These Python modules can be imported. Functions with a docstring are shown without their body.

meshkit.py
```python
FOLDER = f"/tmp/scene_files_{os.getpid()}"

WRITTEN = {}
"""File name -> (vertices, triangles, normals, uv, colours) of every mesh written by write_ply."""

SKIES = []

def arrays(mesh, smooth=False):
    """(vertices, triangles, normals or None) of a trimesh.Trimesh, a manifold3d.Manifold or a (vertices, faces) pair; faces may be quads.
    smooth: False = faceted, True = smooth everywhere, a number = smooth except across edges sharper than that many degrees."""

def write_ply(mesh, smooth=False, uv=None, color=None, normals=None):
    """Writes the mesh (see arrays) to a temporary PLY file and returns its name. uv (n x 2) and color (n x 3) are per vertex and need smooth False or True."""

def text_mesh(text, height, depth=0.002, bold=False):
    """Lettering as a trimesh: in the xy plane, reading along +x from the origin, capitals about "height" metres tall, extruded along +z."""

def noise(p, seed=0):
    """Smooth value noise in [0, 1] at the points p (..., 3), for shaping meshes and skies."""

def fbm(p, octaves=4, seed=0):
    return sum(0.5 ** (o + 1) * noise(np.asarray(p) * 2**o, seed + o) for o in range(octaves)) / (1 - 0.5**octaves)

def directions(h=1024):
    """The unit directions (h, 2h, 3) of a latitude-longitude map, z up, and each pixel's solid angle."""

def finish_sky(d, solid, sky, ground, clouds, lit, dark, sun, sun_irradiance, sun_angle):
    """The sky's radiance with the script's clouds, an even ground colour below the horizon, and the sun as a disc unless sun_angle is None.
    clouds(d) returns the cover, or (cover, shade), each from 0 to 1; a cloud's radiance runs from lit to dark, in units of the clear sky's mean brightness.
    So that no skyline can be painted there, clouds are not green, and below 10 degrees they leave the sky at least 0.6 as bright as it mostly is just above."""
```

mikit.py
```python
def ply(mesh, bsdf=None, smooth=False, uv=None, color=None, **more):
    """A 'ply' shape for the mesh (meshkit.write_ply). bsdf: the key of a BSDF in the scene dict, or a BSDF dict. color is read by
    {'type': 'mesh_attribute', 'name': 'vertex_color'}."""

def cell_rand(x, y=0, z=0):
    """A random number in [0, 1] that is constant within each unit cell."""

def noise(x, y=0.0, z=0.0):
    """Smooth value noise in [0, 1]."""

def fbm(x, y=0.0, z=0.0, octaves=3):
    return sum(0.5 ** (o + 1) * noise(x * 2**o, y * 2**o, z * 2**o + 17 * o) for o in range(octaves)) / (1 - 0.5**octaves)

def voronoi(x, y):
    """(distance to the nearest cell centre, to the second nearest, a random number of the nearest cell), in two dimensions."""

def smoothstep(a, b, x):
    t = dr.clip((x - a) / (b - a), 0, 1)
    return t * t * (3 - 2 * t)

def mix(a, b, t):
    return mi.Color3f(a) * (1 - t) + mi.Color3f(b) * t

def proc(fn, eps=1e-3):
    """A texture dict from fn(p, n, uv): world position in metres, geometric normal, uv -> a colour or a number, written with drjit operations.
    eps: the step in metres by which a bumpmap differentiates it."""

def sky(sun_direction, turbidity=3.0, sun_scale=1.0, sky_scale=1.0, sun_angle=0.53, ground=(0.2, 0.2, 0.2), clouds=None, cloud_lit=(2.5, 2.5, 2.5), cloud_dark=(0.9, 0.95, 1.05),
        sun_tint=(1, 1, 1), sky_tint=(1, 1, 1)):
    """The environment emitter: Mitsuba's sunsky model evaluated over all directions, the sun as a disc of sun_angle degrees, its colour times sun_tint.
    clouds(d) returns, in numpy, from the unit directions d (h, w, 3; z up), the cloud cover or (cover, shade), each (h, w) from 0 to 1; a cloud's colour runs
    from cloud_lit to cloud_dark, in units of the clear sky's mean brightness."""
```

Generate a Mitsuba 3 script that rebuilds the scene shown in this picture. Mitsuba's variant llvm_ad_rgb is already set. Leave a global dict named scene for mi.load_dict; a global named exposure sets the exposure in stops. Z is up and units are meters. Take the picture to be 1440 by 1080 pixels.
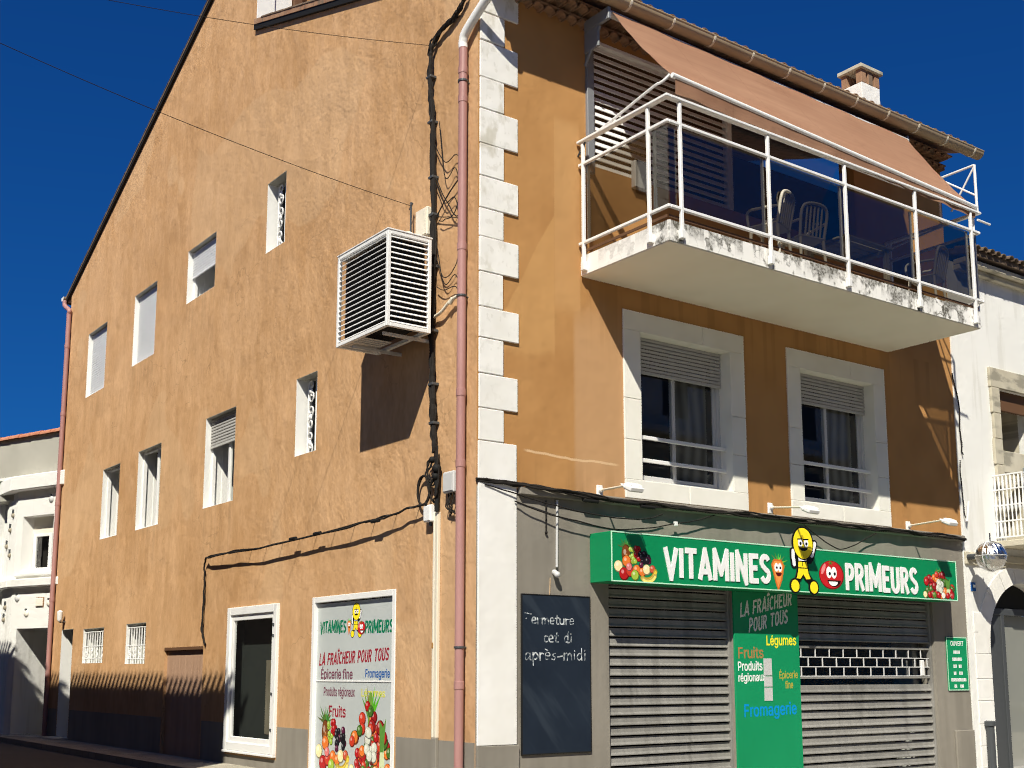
import math
import numpy as np
import trimesh
import mitsuba as mi
import drjit as dr
import mikit
import meshkit
from shapely.geometry import Polygon, LineString, Point, box as sbox
from shapely import affinity, union_all
from mikit import noise, fbm, voronoi, smoothstep, mix

T = mi.ScalarTransform4f
scene, labels = {'type': 'scene'}, {}

# ------------------------------------------------------------------ camera, sky, exposure
CAM = np.array([-8.306, -12.070, 1.600])
FWD = np.array([0.58220, 0.79759, 0.15778])
scene['camera'] = {
    'type': 'perspective', 'fov': 45.83, 'fov_axis': 'x',
    'principal_point_offset_x': 0.0022, 'principal_point_offset_y': -0.1237,
    'near_clip': 0.1, 'far_clip': 400.0,
    'to_world': T().look_at(origin=CAM.tolist(), target=(CAM + FWD).tolist(), up=[0, 0, 1]),
}
SUN = (-0.70, -0.68, 1.0)
scene['sky'] = mikit.sky(SUN, turbidity=2.3, sky_scale=1.0, sky_tint=(0.03, 0.20, 0.46), sun_tint=(1.02, 1.17, 1.36), ground=(0.2, 0.19, 0.17))
exposure = 2.05


# ------------------------------------------------------------------ helpers
def lin(r, g, b):
    """sRGB 0-255 -> linear list"""
    c = np.array([r, g, b]) / 255.0
    return [float(x) for x in np.where(c <= 0.04045, c / 12.92, ((c + 0.055) / 1.055) ** 2.4)]


def L3(c):
    return {'type': 'rgb', 'value': [float(x) for x in c]}


def mat(key, color, rough=0.7, spec=0.3, metallic=0.0, bump=None, scale=None, two=True, eps=4e-3, **kw):
    b = {'type': 'principled', 'base_color': L3(color) if not callable(color) else mikit.proc(color),
         'roughness': rough, 'specular': spec, 'metallic': metallic, **kw}
    if bump is not None:
        b = {'type': 'bumpmap', 'nested': mikit.proc(bump, eps=eps), 'scale': scale or 1.0, 'bsdf': b}
        b = {'type': 'bumpmap', 'tex': b.pop('nested'), 'scale': b['scale'], 'bsdf': b['bsdf']}
    scene['mat_' + key] = {'type': 'twosided', 'bsdf': b} if two else b


def key_for(name):
    if name not in USED:
        USED.add(name)
        return name
    i = 1
    while '%s_%03d' % (name, i) in USED:
        i += 1
    k = '%s_%03d' % (name, i)
    USED.add(k)
    return k


USED = set()


def tag(key, label=None, cat=None, group=None, kind=None):
    d = labels.setdefault(key, {})
    for a, b in (('label', label), ('category', cat), ('group', group), ('kind', kind)):
        if b:
            d[a] = b
    return key


def thing(name, label, cat, group=None):
    return tag(key_for(name), label, cat, group)


def put(name, mesh, m, smooth=False, **kw):
    """one entry of the scene; returns its key"""
    k = key_for(name)
    if isinstance(mesh, list):
        mesh = join(mesh)
    scene[k] = mikit.ply(mesh, 'mat_' + m, smooth=smooth, **kw)
    return k


def part(parent, name, mesh, m, smooth=False, **kw):
    return put(parent + '__' + name, mesh, m, smooth, **kw)


def parts(parent, name, meshes, m, **kw):
    for q in meshes:
        part(parent, name, q, m, **kw)


def copy_entry(src, name, xf):
    k = key_for(name)
    scene[k] = {**scene[src], 'to_world': xf}
    return k


def join(ms):
    return trimesh.util.concatenate([trimesh.Trimesh(np.asarray(m.vertices), np.asarray(m.faces), process=False) for m in ms])


_corner = np.array([[sx, sy, sz] for sx in (-1, 1) for sy in (-1, 1) for sz in (-1, 1)], float)
_tmpl = np.array([c * [1 if a == 0 else .8, 1 if a == 1 else .8, 1 if a == 2 else .8] for c in _corner for a in range(3)])
_hull = trimesh.convex.convex_hull(_tmpl)
_tv, _tf = np.array(_hull.vertices), np.array(_hull.faces)
_tin = np.abs(np.abs(_tv) - .8) < 1e-6


def bx(x0, x1, y0, y1, z0, z1, c=0.004):
    lo, hi = np.minimum([x0, y0, z0], [x1, y1, z1]), np.maximum([x0, y0, z0], [x1, y1, z1])
    ctr, half = (lo + hi) / 2, (hi - lo) / 2
    c = min(c, 0.3 * 2 * half.min())
    if c < 0.0008:
        return trimesh.creation.box(bounds=[lo, hi])
    v = np.sign(_tv) * (half - c * _tin) + ctr
    return trimesh.Trimesh(v, _tf, process=False)


def wb(wall, u0, u1, z0, z1, d0, d1, c=0.004):
    """box on a wall: u along it, d into the building ('G' the gable x=0, 'F' the front y=0)"""
    return bx(d0, d1, u0, u1, z0, z1, c) if wall == 'G' else bx(u0, u1, d0, d1, z0, z1, c)


def tube(pts, r, sides=8, closed=False, caps=True):
    p = np.asarray(pts, float)
    n = len(p)
    r = np.broadcast_to(r, (n,))
    t = np.zeros_like(p)
    t[1:-1] = p[2:] - p[:-2]
    t[0], t[-1] = p[1] - p[0], p[-1] - p[-2]
    if closed:
        t[0] = t[-1] = p[1] - p[-2]
    t /= np.linalg.norm(t, axis=1, keepdims=True) + 1e-12
    a = np.cross(t[0], [0, 0, 1.0])
    if np.linalg.norm(a) < 0.1:
        a = np.cross(t[0], [1.0, 0, 0])
    a /= np.linalg.norm(a)
    A = []
    for i in range(n):
        a = a - t[i] * (a @ t[i])
        a /= np.linalg.norm(a)
        A.append(a)
    A = np.array(A)
    B = np.cross(t, A)
    th = np.arange(sides) * 2 * np.pi / sides
    v = p[:, None] + r[:, None, None] * (np.cos(th)[None, :, None] * A[:, None] + np.sin(th)[None, :, None] * B[:, None])
    f = []
    for i in range(n - 1):
        for j in range(sides):
            k = (j + 1) % sides
            a0, b0, c0, d0 = i * sides + j, i * sides + k, (i + 1) * sides + k, (i + 1) * sides + j
            f += [[a0, b0, c0], [a0, c0, d0]]
    v = v.reshape(-1, 3)
    if caps and not closed:
        v = np.vstack([v, p[:1], p[-1:]])
        for j in range(sides):
            k = (j + 1) % sides
            f += [[n * sides, k, j], [n * sides + 1, (n - 1) * sides + j, (n - 1) * sides + k]]
    return trimesh.Trimesh(v, np.array(f), process=False)


def seg(a, b, r, sides=10):
    return tube([a, b], r, sides)


def spline(pts, n=8):
    """Catmull-Rom through the points"""
    p = np.asarray(pts, float)
    q = np.vstack([2 * p[0] - p[1], p, 2 * p[-1] - p[-2]])
    out = []
    for i in range(1, len(q) - 2):
        for s in np.linspace(0, 1, n, endpoint=False):
            a, b, c, d = q[i - 1], q[i], q[i + 1], q[i + 2]
            out.append(0.5 * (2 * b + (c - a) * s + (2 * a - 5 * b + 4 * c - d) * s * s + (3 * b - a - 3 * c + d) * s ** 3))
    out.append(p[-1])
    return np.array(out)


def lathe(profile, sides=20):
    """profile of (r, z) turned about z"""
    pr = np.asarray(profile, float)
    th = np.linspace(0, 2 * np.pi, sides, endpoint=False)
    v = np.stack([pr[:, 0, None] * np.cos(th), pr[:, 0, None] * np.sin(th), np.broadcast_to(pr[:, 1, None], (len(pr), sides))], -1).reshape(-1, 3)
    f = []
    for i in range(len(pr) - 1):
        for j in range(sides):
            k = (j + 1) % sides
            f += [[i * sides + j, i * sides + k, (i + 1) * sides + k], [i * sides + j, (i + 1) * sides + k, (i + 1) * sides + j]]
    return trimesh.Trimesh(v, np.array(f), process=False)


def moved(m, *mats):
    m = trimesh.Trimesh(np.array(m.vertices), np.array(m.faces), process=False)
    for t in mats:
        m.apply_transform(t)
    return m


def TR(x, y, z):
    return trimesh.transformations.translation_matrix([x, y, z])


def RO(deg, axis, pt=None):
    return trimesh.transformations.rotation_matrix(math.radians(deg), axis, pt)


FRONT = lambda x, y, z: np.array([[1, 0, 0, x], [0, 0, -1, y], [0, 1, 0, z], [0, 0, 0, 1.0]])     # drawing plane -> front wall
GABLE = lambda x, y, z: np.array([[0, 0, -1, x], [-1, 0, 0, y], [0, 1, 0, z], [0, 0, 0, 1.0]])    # drawing plane -> gable wall


def extr(shape, d):
    gs = [g for g in getattr(shape, 'geoms', [shape]) if g.geom_type == 'Polygon' and g.area > 1e-7]
    return join([trimesh.creation.extrude_polygon(g, d, engine='earcut') for g in gs])


def wall_G(poly, x0, x1):
    """polygon in (y, z) extruded from x0 to x1"""
    m = extr(poly, x1 - x0)
    v = np.array(m.vertices)
    return trimesh.Trimesh(np.stack([x0 + v[:, 2], v[:, 0], v[:, 1]], -1), np.array(m.faces), process=False)


def wall_F(poly, y0, y1):
    m = extr(poly, y1 - y0)
    v = np.array(m.vertices)
    return trimesh.Trimesh(np.stack([v[:, 0], y1 - v[:, 2], v[:, 1]], -1), np.array(m.faces), process=False)


def prism(outline, axis, a, b):
    """closed outline swept along an axis from a to b; outline in the two other axes in order"""
    m = extr(Polygon(outline), b - a)
    v = np.array(m.vertices)
    w = np.zeros_like(v)
    o = [i for i in range(3) if i != axis]
    w[:, axis] = a + v[:, 2]
    w[:, o[0]], w[:, o[1]] = v[:, 0], v[:, 1]
    return trimesh.Trimesh(w, np.array(m.faces), process=False)


def printed(parent, name, layers, xf, thick=0.0015):
    """flat print: (shape, colour) from the bottom up, cut so that they do not overlap; one mesh with vertex colours"""
    covered, vs, fs, cs, n = None, [], [], [], 0
    for shp, col in reversed(layers):
        vis = shp.buffer(0) if covered is None else shp.buffer(0).difference(covered)
        covered = shp.buffer(0) if covered is None else covered.union(shp.buffer(0))
        if vis.is_empty or vis.area < 1e-7:
            continue
        try:
            m = extr(vis, thick)
        except Exception:
            continue
        vs.append(np.array(m.vertices)); fs.append(np.array(m.faces) + n); n += len(m.vertices)
        cs.append(np.tile(lin(*col), (len(m.vertices), 1)))
    m = trimesh.Trimesh(np.vstack(vs), np.vstack(fs), process=False)
    m.apply_transform(xf)
    return part(parent, name, m, 'print', color=np.vstack(cs))


rng = np.random.default_rng(7)

# ------------------------------------------------------------------ materials
def gable_color(p, n, uv):
    big = fbm(p.y * 0.55 + 3, p.z * 0.40, 2.0, 4)
    wy, wz = fbm(p.y * 1.7, p.z * 1.7, 31.0, 2), fbm(p.y * 1.7, p.z * 1.7, 37.0, 2)
    streak = fbm(p.y * 5.4 + 1.5 * wy, p.z * 1.9 + 1.2 * wz, 5.0, 4)
    fine = fbm(p.y * 22, p.z * 11, 1.0, 3)
    t = dr.clip(0.5 + 1.0 * (big - 0.5) + 0.9 * (streak - 0.5) + 0.7 * (fine - 0.5), 0, 1)
    c = mix(mi.Color3f(0.425, 0.240, 0.112), mi.Color3f(0.56, 0.345, 0.187), t)
    drip = smoothstep(0.62, 0.8, fbm(p.y * 6.0, p.z * 0.6, 9.0, 3))
    c = mix(c, mi.Color3f(0.40, 0.225, 0.10), drip * 0.2)
    run = fbm(p.y * 14.0, p.z * 0.5, 3.0, 3)
    st = mi.Float(0)
    for k in ('W1', 'W2', 'W3', 'W4', 'U1', 'U2', 'U3', 'U4', 'g1', 'g2'):
        y0, y1, z0, z1 = GW[k]
        st = dr.maximum(st, smoothstep(y0 - 0.12, y0 + 0.06, p.y) * (1 - smoothstep(y1 - 0.06, y1 + 0.12, p.y)) * smoothstep(z0 - 1.3, z0 - 0.02, p.z) * dr.select(p.z < z0, 1.0, 0.0))
    c = mix(c, mi.Color3f(0.27, 0.165, 0.085), st * smoothstep(0.42, 0.68, run) * 0.20)
    low = 1 - smoothstep(0.8, 1.5, p.z + 0.5 * (big - 0.5))
    c = mix(c, mi.Color3f(0.33, 0.20, 0.10), low * 0.25)
    w = fbm(p.y * 1.1 + 7, p.z * 1.1, 4.0, 4)
    crack = smoothstep(0.006, 0.0015, dr.abs(w - 0.5)) * smoothstep(0.52, 0.60, fbm(p.y * 0.7, p.z * 0.7, 21.0, 3))
    c = mix(c, mi.Color3f(0.25, 0.14, 0.065), crack * 0.35)
    pv_, ph_ = smoothstep(0.60, 0.615, fbm(p.y * 0.45 + 9, p.z * 0.38 + 2, 14.0, 3)), 0.0
    return mix(c, mi.Color3f(0.55, 0.37, 0.215), pv_ * 0.30)


def gable_bump(p, n, uv):
    wy, wz = fbm(p.y * 1.7, p.z * 1.7, 31.0, 2), fbm(p.y * 1.7, p.z * 1.7, 37.0, 2)
    a = fbm(p.y * 7.4 + 1.8 * wy, p.z * 3.0 + 1.6 * wz, p.x * 3, 4)
    b = fbm(p.y * 30, p.z * 22, 3.0, 3)
    return a * 0.022 + b * 0.009 + fbm(p.y * 1.6, p.z * 1.1, 2.0, 3) * 0.05


def front_color(p, n, uv):
    big = fbm(p.x * 0.5 + 11, p.z * 0.45, 4.0, 4)
    mid = fbm(p.x * 2.6, p.z * 2.0, 8.0, 4)
    t = dr.clip(0.5 + 0.9 * (big - 0.5) + 0.8 * (mid - 0.5), 0, 1)
    c = mix(mi.Color3f(0.37, 0.185, 0.066), mi.Color3f(0.48, 0.258, 0.100), t)
    # repainted, pinker patch between the corner stones and the first window
    patch = smoothstep(1.52, 1.60, p.x) * (1 - smoothstep(2.6, 3.0, p.x)) * (1 - smoothstep(6.0, 6.6, p.z + 0.5 * (mid - 0.5)))
    c = mix(c, mi.Color3f(0.48, 0.29, 0.155), patch * 0.7)
    # big sponged areas of two coats, and grime that ran down from the slab and the sills
    dg = smoothstep(-0.03, 0.03, (p.x - 0.75) * 0.95 / 0.52 + 6.75 - p.z + 0.10 * (mid - 0.5))
    area = dg * (1 - smoothstep(1.22, 1.25, p.x)) * smoothstep(5.55, 5.75, p.z + 0.3 * (mid - 0.5)) * (1 - smoothstep(7.6, 7.75, p.z))
    c = mix(c, mi.Color3f(0.62, 0.375, 0.155), area * 0.28)
    strip = smoothstep(1.23, 1.25, p.x) * (1 - smoothstep(1.66, 1.69, p.x)) * smoothstep(6.2, 6.5, p.z) * (1 - smoothstep(8.9, 9.1, p.z))
    c = mix(c, mi.Color3f(0.60, 0.37, 0.17), strip * 0.3)
    run = smoothstep(0.45, 0.72, fbm(p.x * 11.0, p.z * 0.45, 3.0, 3))
    c = mix(c, mi.Color3f(0.24, 0.125, 0.045), run * 0.28 * smoothstep(5.3, 6.9, p.z) * (1 - smoothstep(6.84, 6.86, p.z)) * smoothstep(1.6, 1.75, p.x))
    c = mix(c, mi.Color3f(0.27, 0.145, 0.055), run * 0.35 * (1 - smoothstep(3.9, 4.5, p.z)))
    # filled crack
    cr = smoothstep(0.022, 0.008, dr.abs(p.z - 4.39 + 0.02 * p.x - 0.06 * (fbm(p.x * 3, 1.0, 1.0, 3) - 0.5))) * smoothstep(0.7, 0.8, p.x) * (1 - smoothstep(2.2, 2.35, p.x))
    return mix(c, mi.Color3f(0.66, 0.46, 0.27), cr * 0.8)


def front_bump(p, n, uv):
    return fbm(p.x * 9, p.z * 7, p.y * 3, 4) * 0.008 + fbm(p.x * 45, p.z * 45, 2.0, 2) * 0.0016


def grey_color(p, n, uv):
    t = fbm(p.x * 1.6 + p.y * 1.6, p.z * 0.8, 3.0, 4)
    s = fbm(p.x * 9 + p.y * 9, p.z * 1.0, 6.0, 3)
    return mix(mi.Color3f(0.175, 0.16, 0.135), mi.Color3f(0.29, 0.265, 0.225), dr.clip(t * 0.8 + s * 0.5 - 0.2, 0, 1))


def grey_bump(p, n, uv):
    return fbm((p.x + p.y) * 14, p.z * 14, 2.0, 4) * 0.004


def quoin_color(p, n, uv):
    t = fbm(p.x * 3.1, p.z * 2.2, 3.0, 4)
    k = smoothstep(0.56, 0.78, fbm(p.x * 6.0 + 3, p.z * 3.0, 5.0, 4)) * smoothstep(5.0, 7.5, p.z + 0)
    c = mix(mi.Color3f(0.70, 0.685, 0.64), mi.Color3f(0.82, 0.81, 0.79), t)
    d = smoothstep(0.60, 0.74, fbm(p.x * 15.0, p.z * 11.0, 2.0, 4))
    c = mix(c, mi.Color3f(0.40, 0.37, 0.30), d * 0.22 * smoothstep(3.5, 6.5, p.z))
    return mix(c, mi.Color3f(0.50, 0.47, 0.39), k * 0.75)


def quoin_bump(p, n, uv):
    return fbm(p.x * 16, p.z * 16, p.y * 8, 4) * 0.006 + fbm(p.x * 5, p.z * 5, 1.0, 2) * 0.006


def stone_color(p, n, uv):
    t = fbm(p.x * 4, p.z * 4, p.y * 4, 4)
    return mix(mi.Color3f(0.70, 0.68, 0.61), mi.Color3f(0.80, 0.785, 0.73), t)


def stone_bump(p, n, uv):
    return fbm(p.x * 24, p.z * 24, p.y * 24, 3) * 0.002


def fascia_color(p, n, uv):
    u = p.x + p.y * 0.97
    a = fbm(u * 4.2, p.z * 5.5, 3.0, 5)
    b = fbm(u * 13.0, p.z * 9.0, 8.0, 4)
    lichen = smoothstep(0.45, 0.59, a * 0.55 + b * 0.45 + 0.55 * (p.z - 7.03))
    crack = smoothstep(0.022, 0.0, dr.abs(fbm(u * 3.0, p.z * 4.0, 12.0, 4) - 0.5)) * smoothstep(0.45, 0.6, fbm(u * 1.3, 2.0, 1.0, 2))
    drip = smoothstep(0.50, 0.66, fbm(u * 10.0, p.z * 0.9, 5.0, 3)) * smoothstep(6.86, 7.12, p.z + 0.12 * (a - 0.5))
    lichen = dr.maximum(lichen, drip * 0.9)
    d = dr.clip(lichen * (0.55 + 0.9 * (fbm(u * 40, p.z * 40, 1.0, 2) - 0.3)) + crack * 0.8, 0, 1)
    side = smoothstep(-1.2, -1.6, p.y)
    return mix(mi.Color3f(0.80, 0.785, 0.75), mi.Color3f(0.075, 0.07, 0.055), d * (0.35 + 0.6 * side))


def soffit_color(p, n, uv):
    t = fbm(p.x * 1.5, p.y * 1.5, 3.0, 4)
    return mix(mi.Color3f(0.72, 0.67, 0.57), mi.Color3f(0.80, 0.755, 0.66), t)


def white_wall_color(p, n, uv):
    t = fbm((p.x + p.y) * 1.1, p.z * 0.8, 3.0, 4)
    s = smoothstep(0.6, 0.8, fbm((p.x + p.y) * 6, p.z * 0.7, 9.0, 4))
    c = mix(mi.Color3f(0.70, 0.695, 0.665), mi.Color3f(0.81, 0.81, 0.79), t)
    return mix(c, mi.Color3f(0.50, 0.48, 0.42), s * 0.3)


def white_wall_bump(p, n, uv):
    return fbm((p.x + p.y) * 10, p.z * 10, 4.0, 4) * 0.008


def old_stone_color(p, n, uv):
    t = fbm(p.x * 5, p.z * 5, p.y * 5, 4)
    d = smoothstep(0.55, 0.75, fbm(p.x * 2.4, p.z * 6, 4.0, 4))
    return mix(mix(mi.Color3f(0.40, 0.36, 0.27), mi.Color3f(0.58, 0.54, 0.44), t), mi.Color3f(0.16, 0.15, 0.12), d * 0.6)


def tile_color(p, n, uv):
    t = fbm(p.x * 7, p.y * 5, p.z * 4, 4)
    d = smoothstep(0.52, 0.72, fbm(p.x * 16, p.y * 12, 3.0, 4))
    return mix(mix(mi.Color3f(0.22, 0.11, 0.065), mi.Color3f(0.38, 0.24, 0.15), t), mi.Color3f(0.13, 0.11, 0.085), d * 0.7)


def redtile_color(p, n, uv):
    t = fbm(p.x * 7, p.y * 5, p.z * 4, 4)
    return mix(mi.Color3f(0.36, 0.12, 0.065), mi.Color3f(0.50, 0.24, 0.15), t)


def shutter_color(p, n, uv):
    t = fbm(p.x * 1.4, p.z * 3.0, 3.0, 4)
    s = fbm(p.x * 26, p.z * 3, 7.0, 3)
    row = mikit.cell_rand((p.z + 0.62) / 0.128, dr.floor(p.x / 4.4))
    c = mix(mi.Color3f(0.165, 0.16, 0.145), mi.Color3f(0.29, 0.28, 0.26), dr.clip(0.6 * t + 0.5 * s - 0.05 + 0.35 * (row - 0.5), 0, 1))
    grime = smoothstep(0.55, 0.75, fbm(p.x * 5.0, p.z * 0.6, 3.0, 4))
    c = mix(c, mi.Color3f(0.09, 0.085, 0.075), grime * 0.35)
    scr = smoothstep(0.72, 0.78, fbm(p.x * 3.0, p.z * 60, 9.0, 3))
    return mix(c, mi.Color3f(0.40, 0.39, 0.37), scr * 0.15)


def pink_color(p, n, uv):
    t = fbm(p.x * 12 + p.y * 9, p.z * 1.2, 3.0, 4)
    return mix(mi.Color3f(0.33, 0.165, 0.15), mi.Color3f(0.42, 0.225, 0.205), t)


def gutter_color(p, n, uv):
    t = fbm(p.x * 2.0, p.z * 9, p.y * 9, 4)
    return mix(mi.Color3f(0.30, 0.225, 0.14), mi.Color3f(0.44, 0.34, 0.225), t)


def awning_color(p, n, uv):
    s = fbm(p.x * 0.9, p.z * 26, 3.0, 3)
    t = fbm(p.x * 1.2, p.z * 2.5, 6.0, 4)
    d = smoothstep(0.60, 0.78, fbm(p.x * 5, p.z * 12, 2.0, 4))
    c = mix(mi.Color3f(0.26, 0.135, 0.085), mi.Color3f(0.36, 0.21, 0.138), dr.clip(0.5 * s + 0.6 * t - 0.05, 0, 1))
    sx = (p.x - 1.77) / 1.08
    c = mix(c, mi.Color3f(0.22, 0.11, 0.07), smoothstep(0.012, 0.005, dr.abs(sx - dr.round(sx))) * 0.35)
    return mix(c, mi.Color3f(0.20, 0.11, 0.07), d * 0.35 * (1 - smoothstep(8.8, 9.05, p.z)))


def awning_bump(p, n, uv):
    return fbm(p.x * 0.8, p.z * 14, 1.0, 3) * 0.020 + fbm(p.x * 3.0 + p.z * 2, p.z * 3.0, 1.0, 3) * 0.02


def asphalt_color(p, n, uv):
    t = fbm(p.x * 0.7, p.y * 0.7, 3.0, 4)
    g = fbm(p.x * 60, p.y * 60, 1.0, 2)
    return mix(mi.Color3f(0.05, 0.048, 0.045), mi.Color3f(0.085, 0.082, 0.078), dr.clip(t * 0.6 + g * 0.5, 0, 1))


def paving_color(p, n, uv):
    gx, gy = p.x / 0.6, p.y / 0.4
    r = mikit.cell_rand(gx, gy)
    fx, fy = gx - dr.floor(gx), gy - dr.floor(gy)
    j = dr.minimum(dr.minimum(fx, 1 - fx) * 0.6, dr.minimum(fy, 1 - fy) * 0.4)
    c = mix(mi.Color3f(0.20, 0.182, 0.145), mi.Color3f(0.30, 0.272, 0.222), dr.clip(r * 0.6 + fbm(p.x * 4, p.y * 4, 1.0, 3) * 0.5, 0, 1))
    return mix(mi.Color3f(0.12, 0.11, 0.095), c, smoothstep(0.004, 0.010, j))


def board_color(p, n, uv):
    t = fbm(p.x * 3, p.z * 2.5, 1.0, 4)
    sm = smoothstep(0.5, 0.8, fbm(p.x * 5 + p.z * 4, p.z * 1.6, 5.0, 4))
    return mix(mix(mi.Color3f(0.008, 0.014, 0.026), mi.Color3f(0.015, 0.024, 0.040), t), mi.Color3f(0.045, 0.06, 0.08), sm * 0.35)


mat('gable', gable_color, 0.92, 0.15, bump=gable_bump, scale=1.0, eps=0.012)
mat('front', front_color, 0.9, 0.15, bump=front_bump, scale=1.0, eps=0.006)
mat('grey', grey_color, 0.9, 0.2, bump=grey_bump, scale=1.0)
mat('quoin', quoin_color, 0.85, 0.2, bump=quoin_bump, scale=1.0)
mat('stone', stone_color, 0.85, 0.2, bump=stone_bump, scale=1.0)
mat('fascia', fascia_color, 0.85, 0.2)
mat('soffit', soffit_color, 0.9, 0.15)
mat('white_wall', white_wall_color, 0.9, 0.15, bump=white_wall_bump, scale=1.0, eps=0.006)
mat('old_stone', old_stone_color, 0.9, 0.15)
mat('tile', tile_color, 0.85, 0.2)
mat('dark_tile', lambda p, n, uv: mix(mi.Color3f(0.07, 0.05, 0.04), mi.Color3f(0.19, 0.14, 0.10), fbm(p.x * 9, p.y * 9, p.z * 5, 4)), 0.9, 0.1)
mat('red_tile', redtile_color, 0.85, 0.2)
mat('shutter', shutter_color, 0.45, 0.5)
mat('pink', pink_color, 0.45, 0.4)
mat('gutter', gutter_color, 0.45, 0.4)
mat('asphalt', asphalt_color, 0.9, 0.2)
mat('paving', paving_color, 0.85, 0.2)
mat('chalkboard', board_color, 0.7, 0.2)
mat('white', (0.76, 0.755, 0.74), 0.45, 0.4)
mat('white_matt', (0.72, 0.715, 0.69), 0.85, 0.2)
mat('cream', (0.68, 0.62, 0.50), 0.5, 0.4)
mat('aluminium', (0.52, 0.52, 0.515), 0.45, 0.5)
mat('roller', (0.44, 0.43, 0.41), 0.6, 0.3)
mat('roller_white', (0.68, 0.69, 0.71), 0.6, 0.3)
mat('dark_metal', (0.055, 0.06, 0.065), 0.45, 0.5)
mat('steel_grey', (0.19, 0.20, 0.22), 0.5, 0.5)
mat('cable', (0.020, 0.017, 0.015), 0.85, 0.2)
mat('black', (0.012, 0.012, 0.012), 0.7, 0.2)
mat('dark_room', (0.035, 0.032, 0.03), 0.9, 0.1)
mat('brown_wood', (0.12, 0.06, 0.03), 0.7, 0.3)
mat('hatch', lambda p, n, uv: mix(mi.Color3f(0.33, 0.20, 0.13), mi.Color3f(0.42, 0.27, 0.185), fbm(p.y * 9, p.z * 1.5, 2.0, 4)), 0.7, 0.3)
mat('curtain', lambda p, n, uv: mix(mi.Color3f(0.45, 0.44, 0.40), mi.Color3f(0.70, 0.69, 0.64), 0.5 + 0.5 * dr.sin((p.x + p.y) * 46 + 4 * noise(p.z * 1.2, p.x * 2, p.y * 2))), 0.9, 0.1)
mat('curtain_dim', lambda p, n, uv: mix(mi.Color3f(0.13, 0.125, 0.11), mi.Color3f(0.27, 0.265, 0.24), 0.5 + 0.5 * dr.sin(p.x * 30 + 4 * noise(p.z * 1.2, p.x * 2, p.y * 2))), 0.9, 0.1)
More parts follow.
